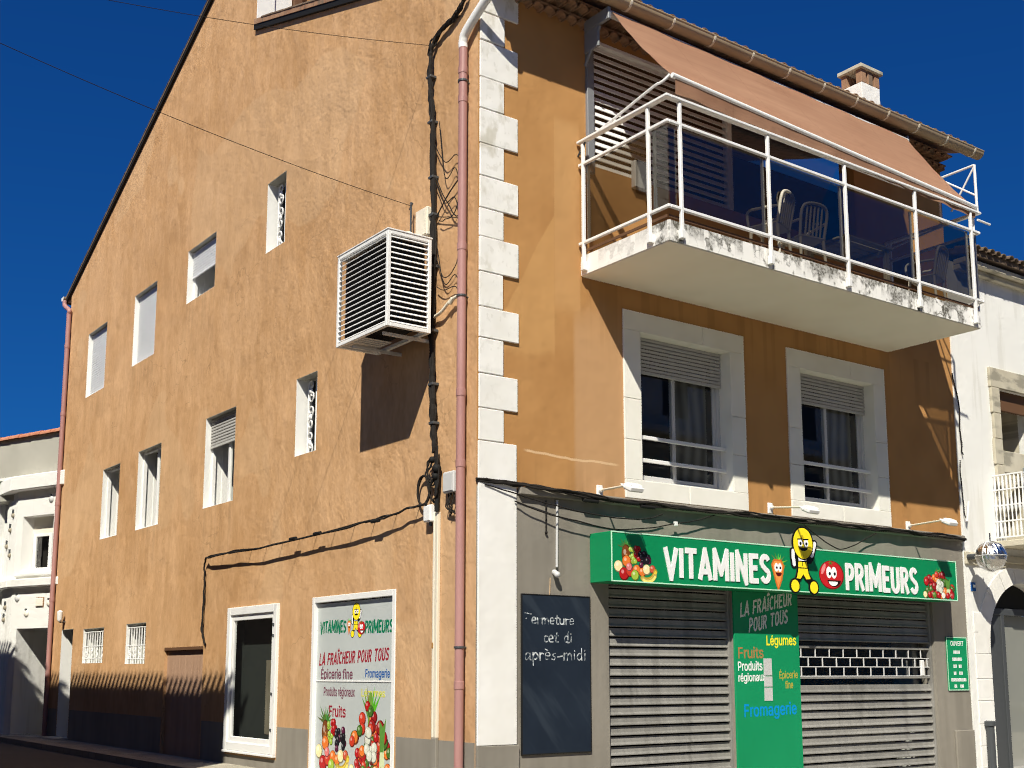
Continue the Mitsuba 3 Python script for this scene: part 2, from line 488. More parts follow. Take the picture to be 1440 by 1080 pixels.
mat('sign_green', lambda p, n, uv: mix(mi.Color3f(0.002, 0.205, 0.075), mi.Color3f(0.003, 0.24, 0.088), fbm(p.x * 1.5, p.z * 3, 1.0, 4)), 0.4, 0.35)
mat('panel_green', lambda p, n, uv: mix(mi.Color3f(0.003, 0.235, 0.09), mi.Color3f(0.006, 0.275, 0.11), fbm(p.x * 2, p.z * 1.5, 1.0, 4)), 0.45, 0.3)
mat('sign_edge', (0.45, 0.75, 0.55), 0.4, 0.4)
mat('white_print', (0.80, 0.80, 0.80), 0.4, 0.4)
mat('poster', lambda p, n, uv: mix(mi.Color3f(0.44, 0.475, 0.47), mi.Color3f(0.50, 0.53, 0.52), fbm(p.y * 2, p.z * 2, 1.0, 3)), 0.35, 0.4)
mat('chalk', lambda p, n, uv: mix(mi.Color3f(0.05, 0.07, 0.09), mi.Color3f(0.62, 0.66, 0.68), dr.clip(fbm(p.x * 34, p.z * 34, 1.0, 3) * 2.4 - 0.7, 0, 1)), 0.9, 0.1)
mat('print', (0.5, 0.5, 0.5), 0.35, 0.4)
scene['mat_print']['bsdf']['base_color'] = {'type': 'mesh_attribute', 'name': 'vertex_color'}
mat('plastic_white', (0.46, 0.42, 0.34), 0.45, 0.4)
mat('wood_grey', lambda p, n, uv: mix(mi.Color3f(0.22, 0.19, 0.14), mi.Color3f(0.36, 0.32, 0.25), fbm(p.x * 12, p.y * 12, p.z * 2, 4)), 0.8, 0.2)
mat('beige_wall', lambda p, n, uv: mix(mi.Color3f(0.50, 0.40, 0.24), mi.Color3f(0.62, 0.52, 0.34), fbm((p.x + p.y) * 0.9, p.z * 0.8, 1.0, 4)), 0.9, 0.1)
mat('brown_wall', lambda p, n, uv: mix(mi.Color3f(0.10, 0.095, 0.08), mi.Color3f(0.15, 0.14, 0.12), fbm((p.x + p.y) * 0.9, p.z * 0.8, 1.0, 4)), 0.9, 0.1)
mat('weathered', lambda p, n, uv: mix(mi.Color3f(0.30, 0.29, 0.25), mi.Color3f(0.47, 0.455, 0.40), fbm((p.x + p.y) * 1.6, p.z * 1.1, 1.0, 4)), 0.9, 0.1)  # grey wall tone, also used as painted shade on window heads
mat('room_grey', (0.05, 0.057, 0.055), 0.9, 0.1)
mat('copper', (0.55, 0.38, 0.22), 0.5, 0.5)
mat('rust', (0.40, 0.20, 0.07), 0.8, 0.2)
scene['mat_awning'] = {'type': 'bumpmap', 'tex': mikit.proc(awning_bump, eps=0.01), 'scale': 1.0, 'bsdf': {'type': 'principledthin', 'base_color': mikit.proc(awning_color), 'roughness': 0.8, 'diff_trans': 0.35, 'eta': 1.3}}
scene['mat_awning'] = {'type': 'principledthin', 'base_color': mikit.proc(awning_color), 'roughness': 0.8, 'diff_trans': 0.35, 'eta': 1.3}
scene['mat_glass'] = {'type': 'thindielectric', 'specular_transmittance': L3((0.80, 0.82, 0.80))}
scene['mat_tinted_glass'] = {'type': 'thindielectric', 'specular_transmittance': L3((0.29, 0.275, 0.245)), 'specular_reflectance': L3((0.8, 0.8, 0.8))}
scene['mat_mirror'] = {'type': 'roughconductor', 'material': 'Al', 'alpha': 0.16}

# ------------------------------------------------------------------ ground
W = 10.05           # width of the front
D = 17.75           # depth of the gable
def terrain(x0, x1, y0, y1, top, thick=0.5):
    xs = sorted({x0, x1, *[x for x in (0.0, 16.0) if x0 < x < x1]})
    zt = [-0.042 * min(max(x, 0.0), 16.0) + top for x in xs]
    return prism([(x, z) for x, z in zip(xs, zt)] + [(x, z - thick) for x, z in zip(xs[::-1], zt[::-1])], 1, y0, y1)


road = put('road', terrain(-200, 200, -200, 200, 0.0), 'asphalt')
tag(road, kind='structure')


def slab(poly, z0, z1):
    m = extr(poly, z1 - z0)
    m.apply_translation([0, 0, z0])
    return m


pv = put('pavement', [terrain(0.0, 18, -2.0, 0.05, 0.12, 0.3), terrain(-0.9, -0.0001, -2.0, 24, 0.12, 0.3)], 'paving')
tag(pv, kind='structure')
sq = put('paved_square', terrain(-40, 70, -26, -2.4, 0.006, 0.1), 'paving')
tag(sq, kind='structure')

# ------------------------------------------------------------------ main building
B = thing('corner_building', 'tall ochre corner house with white corner stones, long gable wall and shuttered shop below', 'house')

# openings of the gable: y0, y1, z0, z1
GW = {
    'W1': (13.41, 14.54, 4.47, 6.02), 'W2': (10.97, 12.28, 4.46, 6.09), 'W3': (7.38, 8.72, 4.52, 6.18),
    'U1': (14.81, 16.16, 7.94, 9.48), 'U2': (11.65, 12.99, 8.04, 9.60), 'U3': (8.58, 9.97, 8.66, 9.73),
    'W4': (4.32, 5.04, 4.94, 6.19), 'U4': (5.64, 6.37, 8.65, 9.90),
    'g1': (13.92, 15.32, 1.80, 2.55), 'g2': (11.36, 12.50, 1.77, 2.57),
    'door': (16.08, 16.96, 0.12, 2.58), 'hatch': (8.43, 10.29, 0.05, 2.06),
    'glass': (5.42, 7.30, 0.37, 2.65), 'poster': (1.87, 4.28, 0.05, 2.70),
}
prof = Polygon([(0, 0), (D, 0), (D, 10.86), (9.0, 14.78), (7.11, 15.2), (7.11, 13.10), (0, 10.80)])
for k, (y0, y1, z0, z1) in GW.items():
    prof = prof.difference(sbox(y0, z0, y1, z1))
part(B, 'gable_wall', wall_G(prof, 0.0, 0.34), 'gable')
PL = 0.775  # painted grey plinth of the gable
pl = sbox(0.012, 0.0, D - 0.02, PL)
for k in ('door', 'hatch', 'glass', 'poster'):
    y0, y1, z0, z1 = GW[k]
    pl = pl.difference(sbox(y0 - 0.05, z0 - 0.1, y1 + 0.05, z1))
for g_ in pl.geoms:
    part(B, 'plinth', wall_G(g_, -0.006, 0.0), 'grey')

# front wall: ochre above, grey below
FW = [(2.71, 4.49, 4.17, 6.26), (6.02, 7.815, 4.16, 6.24)]
LZ = 3.86
up = sbox(0.34, LZ, W, 10.80)
for f in FW:
    up = up.difference(sbox(f[0], f[2], f[1], f[3]))
up = up.difference(sbox(1.92, 8.48, 7.6, 10.36))
part(B, 'front_wall', [wall_F(up, 0.0, 0.30), wall_F(sbox(0.0, LZ, 0.34, 10.80), -0.003, 0.0)], 'front')
SH = [(2.10, 4.42), (5.76, 9.12)]
lo = sbox(0.34, -.9, W, LZ)
for a, b in SH:
    lo = lo.difference(sbox(a, -1.0, b, 3.05))
part(B, 'shop_wall', [wall_F(lo, 0.0, 0.30), wall_F(sbox(0.0, -.5, 0.34, LZ), -0.003, 0.0)], 'grey')
part(B, 'ledge', bx(0.62, W, -0.075, 0.0, 3.80, 3.90, 0.01), 'grey')
part(B, 'back_wall', bx(0.34, W, D - 0.3, D, 0, 10.8), 'white_wall')
part(B, 'party_wall', [bx(W - 0.28, W - 0.002, 0.302, D - 0.302, 0, 10.6)], 'white_wall')
for nm, z in (('floor', 3.5), ('floor', 6.7)):
    part(B, nm, bx(0.36, W - 0.3, 0.32, D - 0.32, z, z + 0.2), 'dark_room')
part(B, 'inner_wall', bx(0.9, W - 0.3, 1.3, 1.42, 0, 10.2), 'dark_room')
part(B, 'inner_wall', bx(1.2, 1.32, 1.45, D - 0.4, 0, 10.2), 'dark_room')

# corner stones, one by one
qz = [0.02, 4.43, 4.84, 5.28, 5.74, 6.14, 6.60, 7.06, 7.44, 7.87, 8.31, 8.79, 9.22, 9.73, 10.13, 10.55]
part(B, 'corner_pilaster', bx(0.012, 0.595, -0.028, 0.0, 0.74, qz[1] - 0.006, 0.006), 'quoin')
part(B, 'pilaster_base', bx(0.006, 0.62, -0.045, 0.0, 0.0, 0.735, 0.006), 'grey')
for i in range(1, len(qz) - 1):
    wide = i % 2 == 0
    w = (0.625 if wide else 0.395) + rng.uniform(-0.012, 0.012)
    part(B, 'quoin', bx(0.012 + rng.uniform(0, .004), w, -0.030 + rng.uniform(-.004, .004), 0.0, qz[i] + rng.uniform(.003, .007), qz[i + 1] - rng.uniform(.003, .007), rng.uniform(.006, .014)), 'quoin')

# ---- roof
z_at = lambda y: 10.86 + 0.326 * y
roof_front = [(-0.56, z_at(-0.56)), (7.05, z_at(7.05)), (7.05, z_at(7.05) + 0.10), (-0.56, z_at(-0.56) + 0.10)]
part(B, 'roof', prism(roof_front, 0, -0.07, W + 0.2), 'tile')
zb = lambda y: 10.93 + 0.446 * (D - y)
roof_back = [(7.3, zb(7.3)), (D + 0.45, zb(D + 0.45)), (D + 0.45, zb(D + 0.45) + 0.07), (7.3, zb(7.3) + 0.07)]
part(B, 'roof', prism(roof_back, 0, -0.065, W + 0.1), 'dark_tile')
part(B, 'roof_edge', prism([(7.3, zb(7.3) - 0.07), (D + 0.42, zb(D + 0.42) - 0.07), (D + 0.42, zb(D + 0.42) - 0.003), (7.3, zb(7.3) - 0.003)], 0, -0.055, -0.003), 'black')
part(B, 'roof_edge', prism([(-0.5, z_at(-0.5) - 0.10), (7.08, z_at(7.08) - 0.10), (7.08, z_at(7.08) - 0.003), (-0.5, z_at(-0.5) - 0.003)], 0, -0.055, -0.003), 'black')
# step between the two roofs: white upstand and the ochre wall behind it
part(B, 'roof_upstand', bx(0.345, 0.70, 7.12, 7.40, 13.0, 15.6), 'white_matt')
part(B, 'roof_upstand', bx(0.70, W, 7.20, 7.42, 13.0, 15.6), 'front')
part(B, 'roof_upstand', bx(0.003, 0.34, 7.075, 7.108, 13.05, 15.2), 'white_matt')
part(B, 'shade_strip', bx(0.71, 0.86, 7.02, 7.18, 13.1, 15.6), 'brown_wood')  # brown strip painted as the shaded part of the ochre wall


def canal(r0, r1, ln, t=0.014, seg_n=7, up=True):
    """half-round tile along -y from the origin (its visible end at y=0), open below when up"""
    th = np.linspace(0, math.pi, seg_n)
    ring = []
    for y, r in ((0, r0), (ln, r1)):
        for rr in (r, r - t):
            s = 1 if up else -1
            ring.append(np.stack([rr * np.cos(th), np.full(seg_n, y), s * rr * np.sin(th) * 0.9], -1))
    v = np.vstack(ring)
    n = seg_n
    f = []
    q = lambda a, b, c, d: f.extend([[a, b, c], [a, c, d]])
    for j in range(n - 1):
        q(j, j + 1, 2 * n + j + 1, 2 * n + j)
        q(n + j + 1, n + j, 3 * n + j, 3 * n + j + 1)
        q(j + 1, j, n + j, n + j + 1)
        q(2 * n + j, 2 * n + j + 1, 3 * n + j + 1, 3 * n + j)
    for j in (0, n - 1):
        q(j, n + j, 3 * n + j, 2 * n + j)
    return trimesh.Trimesh(v, np.array(f), process=False)


tile_up = [mikit.ply(canal(0.088, 0.07, 0.46), 'mat_tile'), mikit.ply(canal(0.092, 0.072, 0.46, 0.017), 'mat_tile')]
tile_dn = mikit.ply(canal(0.075, 0.088, 0.46, up=False), 'mat_tile')
sl = math.degrees(math.atan(0.326))
nt = 49
for i in range(nt):
    x = -0.03 + i * (W + 0.2) / (nt - 1)
    for row in range(2):
        y = -0.54 + row * 0.36 + rng.uniform(-0.012, 0.012)
        z = z_at(y) + 0.040 + row * 0.012
        if row == 0 or i % 1 == 0:
            k = key_for(B + '__roof__tile')
            scene[k] = {**tile_up[i % 2], 'to_world': T().translate([x, y, z + 0.028]).rotate([1, 0, 0], sl + rng.uniform(-1.5, 1.5)).rotate([0, 1, 0], rng.uniform(-3, 3))}
        if row == 0 and i < nt - 1:
            k = key_for(B + '__roof__tile')
            scene[k] = {**tile_dn, 'to_world': T().translate([x + 0.106, y + 0.03, z + 0.062]).rotate([1, 0, 0], sl)}
# verge tiles along both rakes
vt = mikit.ply(canal(0.055, 0.05, 0.44), 'mat_dark_tile')
for i in range(24):
    y = 7.6 + i * 0.42
    scene[key_for(B + '__roof_001__tile')] = {**vt, 'to_world': T().translate([-0.02, y, zb(y) + 0.062]).rotate([1, 0, 0], -24.0)}
for i in range(17):
    y = -0.4 + i * 0.42
    scene[key_for(B + '__roof__tile')] = {**vt, 'to_world': T().translate([-0.03, y, z_at(y) + 0.09]).rotate([1, 0, 0], sl)}

# génoise: two rows of tile ends built into the wall under the eave
gm = []
for row, (yy, zz) in enumerate(((-0.13, 10.44), (-0.27, 10.57))):
    gm.append(bx(0.02, W, yy, 0.0, zz + 0.072, zz + 0.098, 0.003))
    for i in range(52):
        x = 0.12 + row * 0.09 + i * 0.192
        if x < W - 0.05:
            gm.append(moved(canal(0.088, 0.088, abs(yy) + 0.02, 0.016, 6), TR(x, yy - 0.01, zz - 0.01)))
k = part(B, 'eave_moulding', gm, 'tile')
tag(k, kind='stuff')

# chimney on the roof
part(B, 'roof__chimney', bx(9.21, 9.74, .95, 1.41, 11.0, 12.34, 0.01), 'white_wall')
parts(B, 'roof__chimney_brick', [bx(9.21 + a, 9.35 + a, .95 + b, 1.08 + b, 12.34, 12.60, 0.008) for a in (0, 0.195, 0.39) for b in (0, 0.33)], 'tile')
part(B, 'roof__chimney_cap', bx(9.155, 9.80, .90, 1.46, 12.60, 12.68, 0.012), 'old_stone')

# ---- windows
def ring(wall, u0, u1, z0, z1, d0, d1, t, c=0.003):
    return [wb(wall, u0, u0 + t, z0, z1, d0, d1, c), wb(wall, u1 - t, u1, z0, z1, d0, d1, c),
            wb(wall, u0 + t, u1 - t, z0, z0 + t, d0, d1, c), wb(wall, u0 + t, u1 - t, z1 - t, z1, d0, d1, c)]


def quad(wall, u0, u1, z0, z1, d):
    if wall == 'G':
        v = [[d, u0, z0], [d, u1, z0], [d, u1, z1], [d, u0, z1]]
    else:
        v = [[u0, d, z0], [u1, d, z0], [u1, d, z1], [u0, d, z1]]
    return trimesh.Trimesh(np.array(v, float), np.array([[0, 1, 2], [0, 2, 3]]), process=False)


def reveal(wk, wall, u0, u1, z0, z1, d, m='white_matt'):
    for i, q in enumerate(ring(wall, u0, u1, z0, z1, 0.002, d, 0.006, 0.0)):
        part(wk, 'reveal', q, 'weathered' if i == 3 else m)  # head piece is darker: its shade is painted into the colour


def slats(wk, wall, u0, u1, z0, z1, d, pitch, m, bottom=True):
    """lowered roller shutter: one entry per slat"""
    n = int(round((z1 - z0) / pitch))
    p = (z1 - z0) / n
    th = np.linspace(0, math.pi, 5)
    out = [(d - 0.014 * math.sin(t) ** .7, p * (0.17 + 0.40 * (1 - math.cos(t)))) for t in th]
    poly = [(d + 0.004, out[0][1])] + out + [(d + 0.004, out[-1][1])]
    ax = 1 if wall == 'G' else 0
    base = mikit.ply(prism(poly, ax, u0, u1), 'mat_' + m, smooth=40)
    for i in range(n):
        k = key_for(wk + '__slat')
        scene[k] = {**base, 'to_world': T().translate([0, 0, z0 + i * p])}
    if bottom:
        part(wk, 'shutter_bar', wb(wall, u0, u1, z0 - 0.045, z0, d - 0.016, d + 0.012, 0.004), m)


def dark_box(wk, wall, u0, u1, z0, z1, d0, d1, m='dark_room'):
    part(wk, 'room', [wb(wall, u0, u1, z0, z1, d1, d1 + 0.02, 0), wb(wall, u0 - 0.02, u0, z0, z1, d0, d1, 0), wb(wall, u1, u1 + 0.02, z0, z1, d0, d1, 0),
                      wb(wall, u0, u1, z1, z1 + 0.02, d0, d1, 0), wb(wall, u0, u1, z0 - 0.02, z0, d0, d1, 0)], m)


def gable_window(k, label, shutter=0.0, leaf=None, m='roller_white'):
    y0, y1, z0, z1 = GW[k]
    wk = key_for(B + '__window')
    tag(wk, label)
    d = 0.11
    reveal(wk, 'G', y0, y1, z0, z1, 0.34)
    a0, a1, b0, b1 = y0 + 0.006, y1 - 0.006, z0 + 0.006, z1 - 0.006
    if shutter > 0:
        s0 = b1 - (b1 - b0) * shutter
        slats(wk, 'G', a0 + 0.01, a1 - 0.01, s0 + 0.05, b1 - 0.01, d, 0.056, m)
        if shutter < 0.95:
            part(wk, 'frame', ring('G', a0, a1, b0, b1, d + 0.03, d + 0.09, 0.05), 'white')
        else:
            part(wk, 'backing', quad('G', a0, a1, b0, b1, d + 0.02), 'white_matt')
    else:
        part(wk, 'frame', ring('G', a0, a1, b0, b1, d, d + 0.07, 0.045), 'white')
    if leaf == 'open':          # sashes folded inwards, the deep white inner reveal shows
        parts(wk, 'inner_reveal', [bx(0.34, 0.86, y1 - 0.02, y1, z0, z1, 0), bx(0.34, 0.86, y0, y0 + 0.02, z0, z1, 0)], 'white_matt')
        part(wk, 'sash', [bx(d + 0.075, d + 0.11, y0 + 0.05, y0 + 0.11, b0 + 0.05, b1 - 0.05), bx(d + 0.075, 0.62, y0 + 0.05, y0 + 0.085, b0 + 0.05, b0 + 0.11), bx(d + 0.075, 0.62, y0 + 0.05, y0 + 0.085, b1 - 0.11, b1 - 0.05)], 'white')
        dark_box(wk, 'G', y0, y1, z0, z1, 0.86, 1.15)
    elif leaf == 'half':
        ym = y0 + 0.42 * (y1 - y0)
        part(wk, 'sash', [bx(d + 0.035, d + 0.085, ym - 0.04, ym + 0.04, b0 + 0.05, b1 - 0.05)], 'white')
        part(wk, 'pane', quad('G', y0 + 0.05, ym - 0.03, b0 + 0.05, b1 - 0.05, d + 0.06), 'glass')
        part(wk, 'curtain', quad('G', y0 + 0.02, ym - 0.02, z0 + 0.02, z1 - 0.02, d + 0.14), 'curtain')
        parts(wk, 'inner_reveal', [bx(0.34, 0.80, y1 - 0.02, y1, z0, z1, 0)], 'white_matt')
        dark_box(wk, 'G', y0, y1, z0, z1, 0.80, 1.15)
    elif leaf == 'dark':
        parts(wk, 'inner_reveal', [bx(0.34, 0.80, y1 - 0.02, y1, z0, z1, 0)], 'white_matt')
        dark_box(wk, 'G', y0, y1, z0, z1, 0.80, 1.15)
    return wk


gable_window('W1', 'narrow open first-floor window nearest the rear downpipe', 0, 'open')
gable_window('W2', 'open first-floor window second from the rear downpipe', 0, 'half')
gable_window('W3', 'first-floor gable window with shutter a third down', 0.34, 'half', 'roller')
gable_window('U1', 'upper gable window with closed white shutter nearest the rear downpipe', 1.0)
gable_window('U2', 'upper gable window with closed white shutter, second from the rear downpipe', 1.0)
gable_window('U3', 'upper gable window with white shutter half down', 0.52, 'dark')


def scroll(c, s, flip=1, turns=1.15, n=26, r=0.011, d=0.15):
    """an S scroll of wrought iron in the gable plane, centre (y, z), half height s"""
    t = np.linspace(0, 1, n)
    out = []
    for sg in (1, -1):
        a = math.pi / 2 + 2 * math.pi * turns * t
        rr = s * 0.5 * (1 - 0.72 * t)
        y = c[0] + flip * sg * rr * np.cos(a)
        z = c[1] + sg * (s * 0.5 - s * 0.5 + rr * np.sin(a) * 0.9) - sg * 0 + sg * s * 0.0
        cy = c[0]
        zc = c[1] + sg * s * 0.5
        out.append(np.stack([np.full(n, d), cy + flip * sg * rr * np.cos(-a + math.pi), zc - sg * rr * np.sin(a)], -1))
    return np.vstack([out[0][::-1], out[1]])


for k in ('W4', 'U4'):
    y0, y1, z0, z1 = GW[k]
    wk = key_for(B + '__window')
    tag(wk, 'small %s gable window with white scroll grille' % ('first-floor' if k == 'W4' else 'upper'))
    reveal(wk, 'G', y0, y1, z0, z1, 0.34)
    part(wk, 'frame', ring('G', y0 + .006, y1 - .006, z0 + .006, z1 - .006, 0.27, 0.31, 0.04), 'dark_metal')
    part(wk, 'pane', quad('G', y0 + 0.03, y1 - 0.03, z0 + 0.03, z1 - 0.03, 0.29), 'glass')
    dark_box(wk, 'G', y0, y1, z0, z1, 0.34, 0.8)
    for yy in (y0 + 0.09, (y0 + y1) / 2, y1 - 0.09):
        part(wk, 'bar', seg([0.175, yy, z0], [0.175, yy, z1], 0.013, 6), 'white')
    h = (z1 - z0) / 3
    for i in range(3):
        for q, yy in enumerate((y0 + 0.20, y1 - 0.20)):
            part(wk, 'scroll', tube(scroll((yy, z0 + h * (i + 0.5)), h * 0.47, 1 if (i + q) % 2 else -1, d=0.165), 0.014, 6), 'white')
    parts(wk, 'rosette', [moved(lathe([(0, .03), (.03, .02), (.055, 0), (0, 0)], 10), RO(-90, [0, 1, 0]), TR(.16, yy, z0 + h * (i + .5))) for yy in (y0 + .20, y1 - .20) for i in range(3)], 'white')

for k in ('g1', 'g2'):
    y0, y1, z0, z1 = GW[k]
    wk = key_for(B + '__window')
    tag(wk, 'small ground-floor window with white iron bars, %s the rear door' % ('nearest' if k == 'g1' else 'second from'))
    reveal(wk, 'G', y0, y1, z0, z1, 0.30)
    part(wk, 'pane', quad('G', y0 + 0.02, y1 - 0.02, z0 + 0.02, z1 - 0.02, 0.22), 'glass')
    part(wk, 'curtain', quad('G', y0 + 0.02, y1 - 0.02, z0 + 0.02, z0 + 0.42, 0.28), 'curtain')
    dark_box(wk, 'G', y0, y1, z0, z1, 0.34, 0.8)
    n = 9 if k == 'g1' else 8
    for i in range(n):
        yy = y0 + 0.05 + (y1 - y0 - 0.1) * i / (n - 1)
        part(wk, 'bar', seg([0.05, yy, z0], [0.05, yy, z1 - 0.08], 0.013, 6), 'white')
    for zz in (z0 + 0.10, z0 + 0.36, z1 - 0.08):
        part(wk, 'bar', seg([0.05, y0, zz], [0.05, y1, zz], 0.013, 6), 'white')
    for i in range(4):
        part(wk, 'scroll', tube(scroll((y0 + (y1 - y0) * (i + 0.5) / 4, z0 + 0.22), 0.11, 1 if i % 2 else -1, d=0.045), 0.012, 5), 'white')

# rear door of the gable
y0, y1, z0, z1 = GW['door']
dk = key_for(B + '__door')
tag(dk, 'rear door in a deep white reveal')
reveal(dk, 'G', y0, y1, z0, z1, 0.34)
part(dk, 'inner_reveal', bx(0.34, 0.75, y1 - 0.02, y1, z0, z1, 0), 'white_matt')
part(dk, 'leaf', bx(0.70, 0.75, y0, y1 - 0.02, z0, z1, 0.004), 'dark_metal')
part(dk, 'handle', seg([0.66, y0 + 0.15, 1.1], [0.66, y0 + 0.15, 1.3], 0.015), 'aluminium')
part(B, 'door_step', bx(-0.30, 0.0, y0 - 0.1, y1 + 0.1, 0.0, 0.16, 0.01), 'old_stone')

# hatch: brown garage panel under a strip coloured as drip shadow, panels of boards
y0, y1, z0, z1 = GW['hatch']
hk = key_for(B + '__garage_door')
tag(hk, 'low brownish garage door of wide boards')
nb = 6
for i in range(nb):
    a, b = y0 + (y1 - y0) * i / nb, y0 + (y1 - y0) * (i + 1) / nb
    part(hk, 'board', bx(0.055, 0.09, a + 0.003, b - 0.003, z0, z1, 0.004), 'hatch')
part(hk, 'lintel', bx(-0.01, 0.05, y0, y1, z1 - 0.06, z1 - 0.001, 0.004), 'brown_wood')  # dark tone paints the drip shadow above the boards

# glazed window beside the poster
y0, y1, z0, z1 = GW['glass']
wk = key_for(B + '__window')
tag(wk, 'tall dark ground-floor window in a thick white frame')
part(wk, 'frame', ring('G', y0 - 0.02, y1 + 0.02, z0 - 0.02, z1 + 0.02, -0.05, 0.06, 0.13, 0.008), 'white')
part(wk, 'sash', ring('G', y0 + 0.11, y1 - 0.11, z0 + 0.11, z1 - 0.11, -0.02, 0.04, 0.09, 0.006), 'white')
part(wk, 'pane', quad('G', y0 + 0.2, y1 - 0.2, z0 + 0.2, z1 - 0.2, 0.01), 'glass')
for zz in (0.7, 1.25, 2.15, 2.32):
    part(wk, 'hinge', bx(-0.065, -0.045, y0 + 0.06, y0 + 0.10, zz, zz + 0.045, 0.003), 'dark_metal')
part(wk, 'lining', ring('G', y0 + .001, y1 - .001, z0 + .001, z1 - .001, .062, .27, .01, 0), 'room_grey')
part(wk, 'backdrop', quad('G', y0 + .01, y1 - .01, z0 + .01, z1 - .01, 0.26), 'room_grey')
part(wk, 'pale_sheet', quad('G', y0 + 0.62, y0 + 0.95, z0 + 0.25, z1 - 0.85, 0.25), 'wood_grey')
part(wk, 'sill', bx(-0.07, 0.0, y0 - 0.03, y1 + 0.03, z0 - 0.06, z0 - 0.025, 0.005), 'white')

# poster window frame (the poster itself is a thing of its own)
y0, y1, z0, z1 = GW['poster']
wk = key_for(B + '__window')
tag(wk, 'shop window frame holding the fruit poster')
part(wk, 'frame', ring('G', y0, y1, z0, z1, -0.012, 0.10, 0.085, 0.005), 'white')
part(wk, 'crossbar', bx(0.035, 0.075, y0 + 0.085, y1 - 0.085, 1.470, 1.492, 0.003), 'white')


# ---- the two big front windows
def front_window(f, so, label, cut):
    x0, x1, z0, z1 = f
    wk = key_for(B + '__window')
    tag(wk, label)
    sx0, sx1, sz0, sz1 = so
    pr = -0.030
    st = []
    xm = sx0 + (sx1 - sx0) * 0.64
    st += [wb('F', sx0, xm - 0.003, z1, sz1, pr, 0.0, 0.006), wb('F', xm + 0.003, sx1, z1, sz1, pr, 0.0, 0.006)]
    st += [wb('F', sx0, sx0 + (sx1 - sx0) * .5 - .003, sz0, z0, pr - .004, 0.0, 0.006), wb('F', sx0 + (sx1 - sx0) * .5 + .003, sx1, sz0, z0, pr - .004, 0.0, 0.006)]
    zs = [z0, z0 + 0.55, z0 + 1.12, z1]
    for a, b in zip(zs[:-1], zs[1:]):
        st += [wb('F', sx0, x0, a + .003, b - .003, pr, 0.0, 0.005), wb('F', x1, sx1, a + .003, b - .003, pr, 0.0, 0.005)]
    for m in st:
        part(wk, 'surround_stone', m, 'stone')
    part(wk, 'reveal', [wb('F', x0, x0 + 0.008, z0, z1, pr + .002, 0.30, 0), wb('F', x1 - 0.008, x1, z0, z1, pr + .002, 0.30, 0), wb('F', x0 + .008, x1 - .008, z1 - .008, z1, pr + .002, 0.30, 0), wb('F', x0 + .008, x1 - .008, z0, z0 + .008, pr + .002, 0.30, 0)], 'stone')
    g0 = 0.20
    slats(wk, 'F', x0 + 0.015, x1 - 0.015, cut + 0.05, z1 - 0.01, g0 - 0.03, 0.052, 'roller')
    part(wk, 'frame', ring('F', x0 + 0.01, x1 - 0.01, z0 + 0.01, z1 - 0.01, g0, g0 + 0.06, 0.055), 'aluminium')
    xm = x0 + 0.47 * (x1 - x0)
    for q, (a, b, dd) in enumerate(((x0 + 0.06, xm + 0.03, 0.0), (xm - 0.03, x1 - 0.06, 0.035))):
        part(wk, 'sash', ring('F', a, b, z0 + 0.065, z1 - 0.065, g0 + 0.005 + dd, g0 + 0.035 + dd, 0.06), 'aluminium')
        part(wk, 'pane', quad('F', a + 0.055, b - 0.055, z0 + 0.12, z1 - 0.12, g0 + 0.02 + dd), 'glass')
    for zz in (z0 + 0.29, z0 + 0.61):
        part(wk, 'guard_rail', wb('F', x0 + 0.008, x1 - 0.008, zz, zz + 0.055, 0.10, 0.13, 0.006), 'white')
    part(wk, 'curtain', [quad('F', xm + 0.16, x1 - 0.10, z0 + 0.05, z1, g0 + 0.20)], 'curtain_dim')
    return wk


front_window(FW[0], (2.41, 4.785, 3.915, 6.535), 'first-floor front window nearer the corner stones, in a stone surround', 5.72)
front_window(FW[1], (5.73, 8.11, 3.915, 6.525), 'first-floor front window nearer the white neighbour, in a stone surround', 5.74)

# ---- top-floor slatted shutter behind the balcony
bk = key_for(B + '__balcony_shutter')
tag(bk, 'wide shutter of white horizontal slats behind the balcony')
base = mikit.ply(prism([(0.030, 0.0), (0.020, 0.006), (0.055, 0.078), (0.066, 0.074)], 0, 1.93, 4.60), 'mat_white')
for i in range(17):
    scene[key_for(bk + '__slat')] = {**base, 'to_world': T().translate([0, 0, 8.49 + i * 0.108])}
part(bk, 'backing', quad('F', 1.92, 4.62, 8.48, 10.36, 0.10), 'brown_wood')
part(bk, 'side_channel', bx(1.80, 1.92, -0.05, 0.03, 8.35, 10.3, 0.006), 'steel_grey')
part(bk, 'mullion', bx(4.60, 4.70, 0.0, 0.12, 8.48, 10.36, 0.005), 'white')
part(bk, 'head_bar', bx(1.93, 4.60, -.02, .09, 10.30, 10.355, .005), 'white')
part(bk, 'pane', quad('F', 4.70, 7.6, 8.48, 10.36, 0.12), 'glass')
part(B, 'wall_box', bx(2.62, 2.88, -0.09, 0.0, 8.33, 8.73, 0.01), 'aluminium')

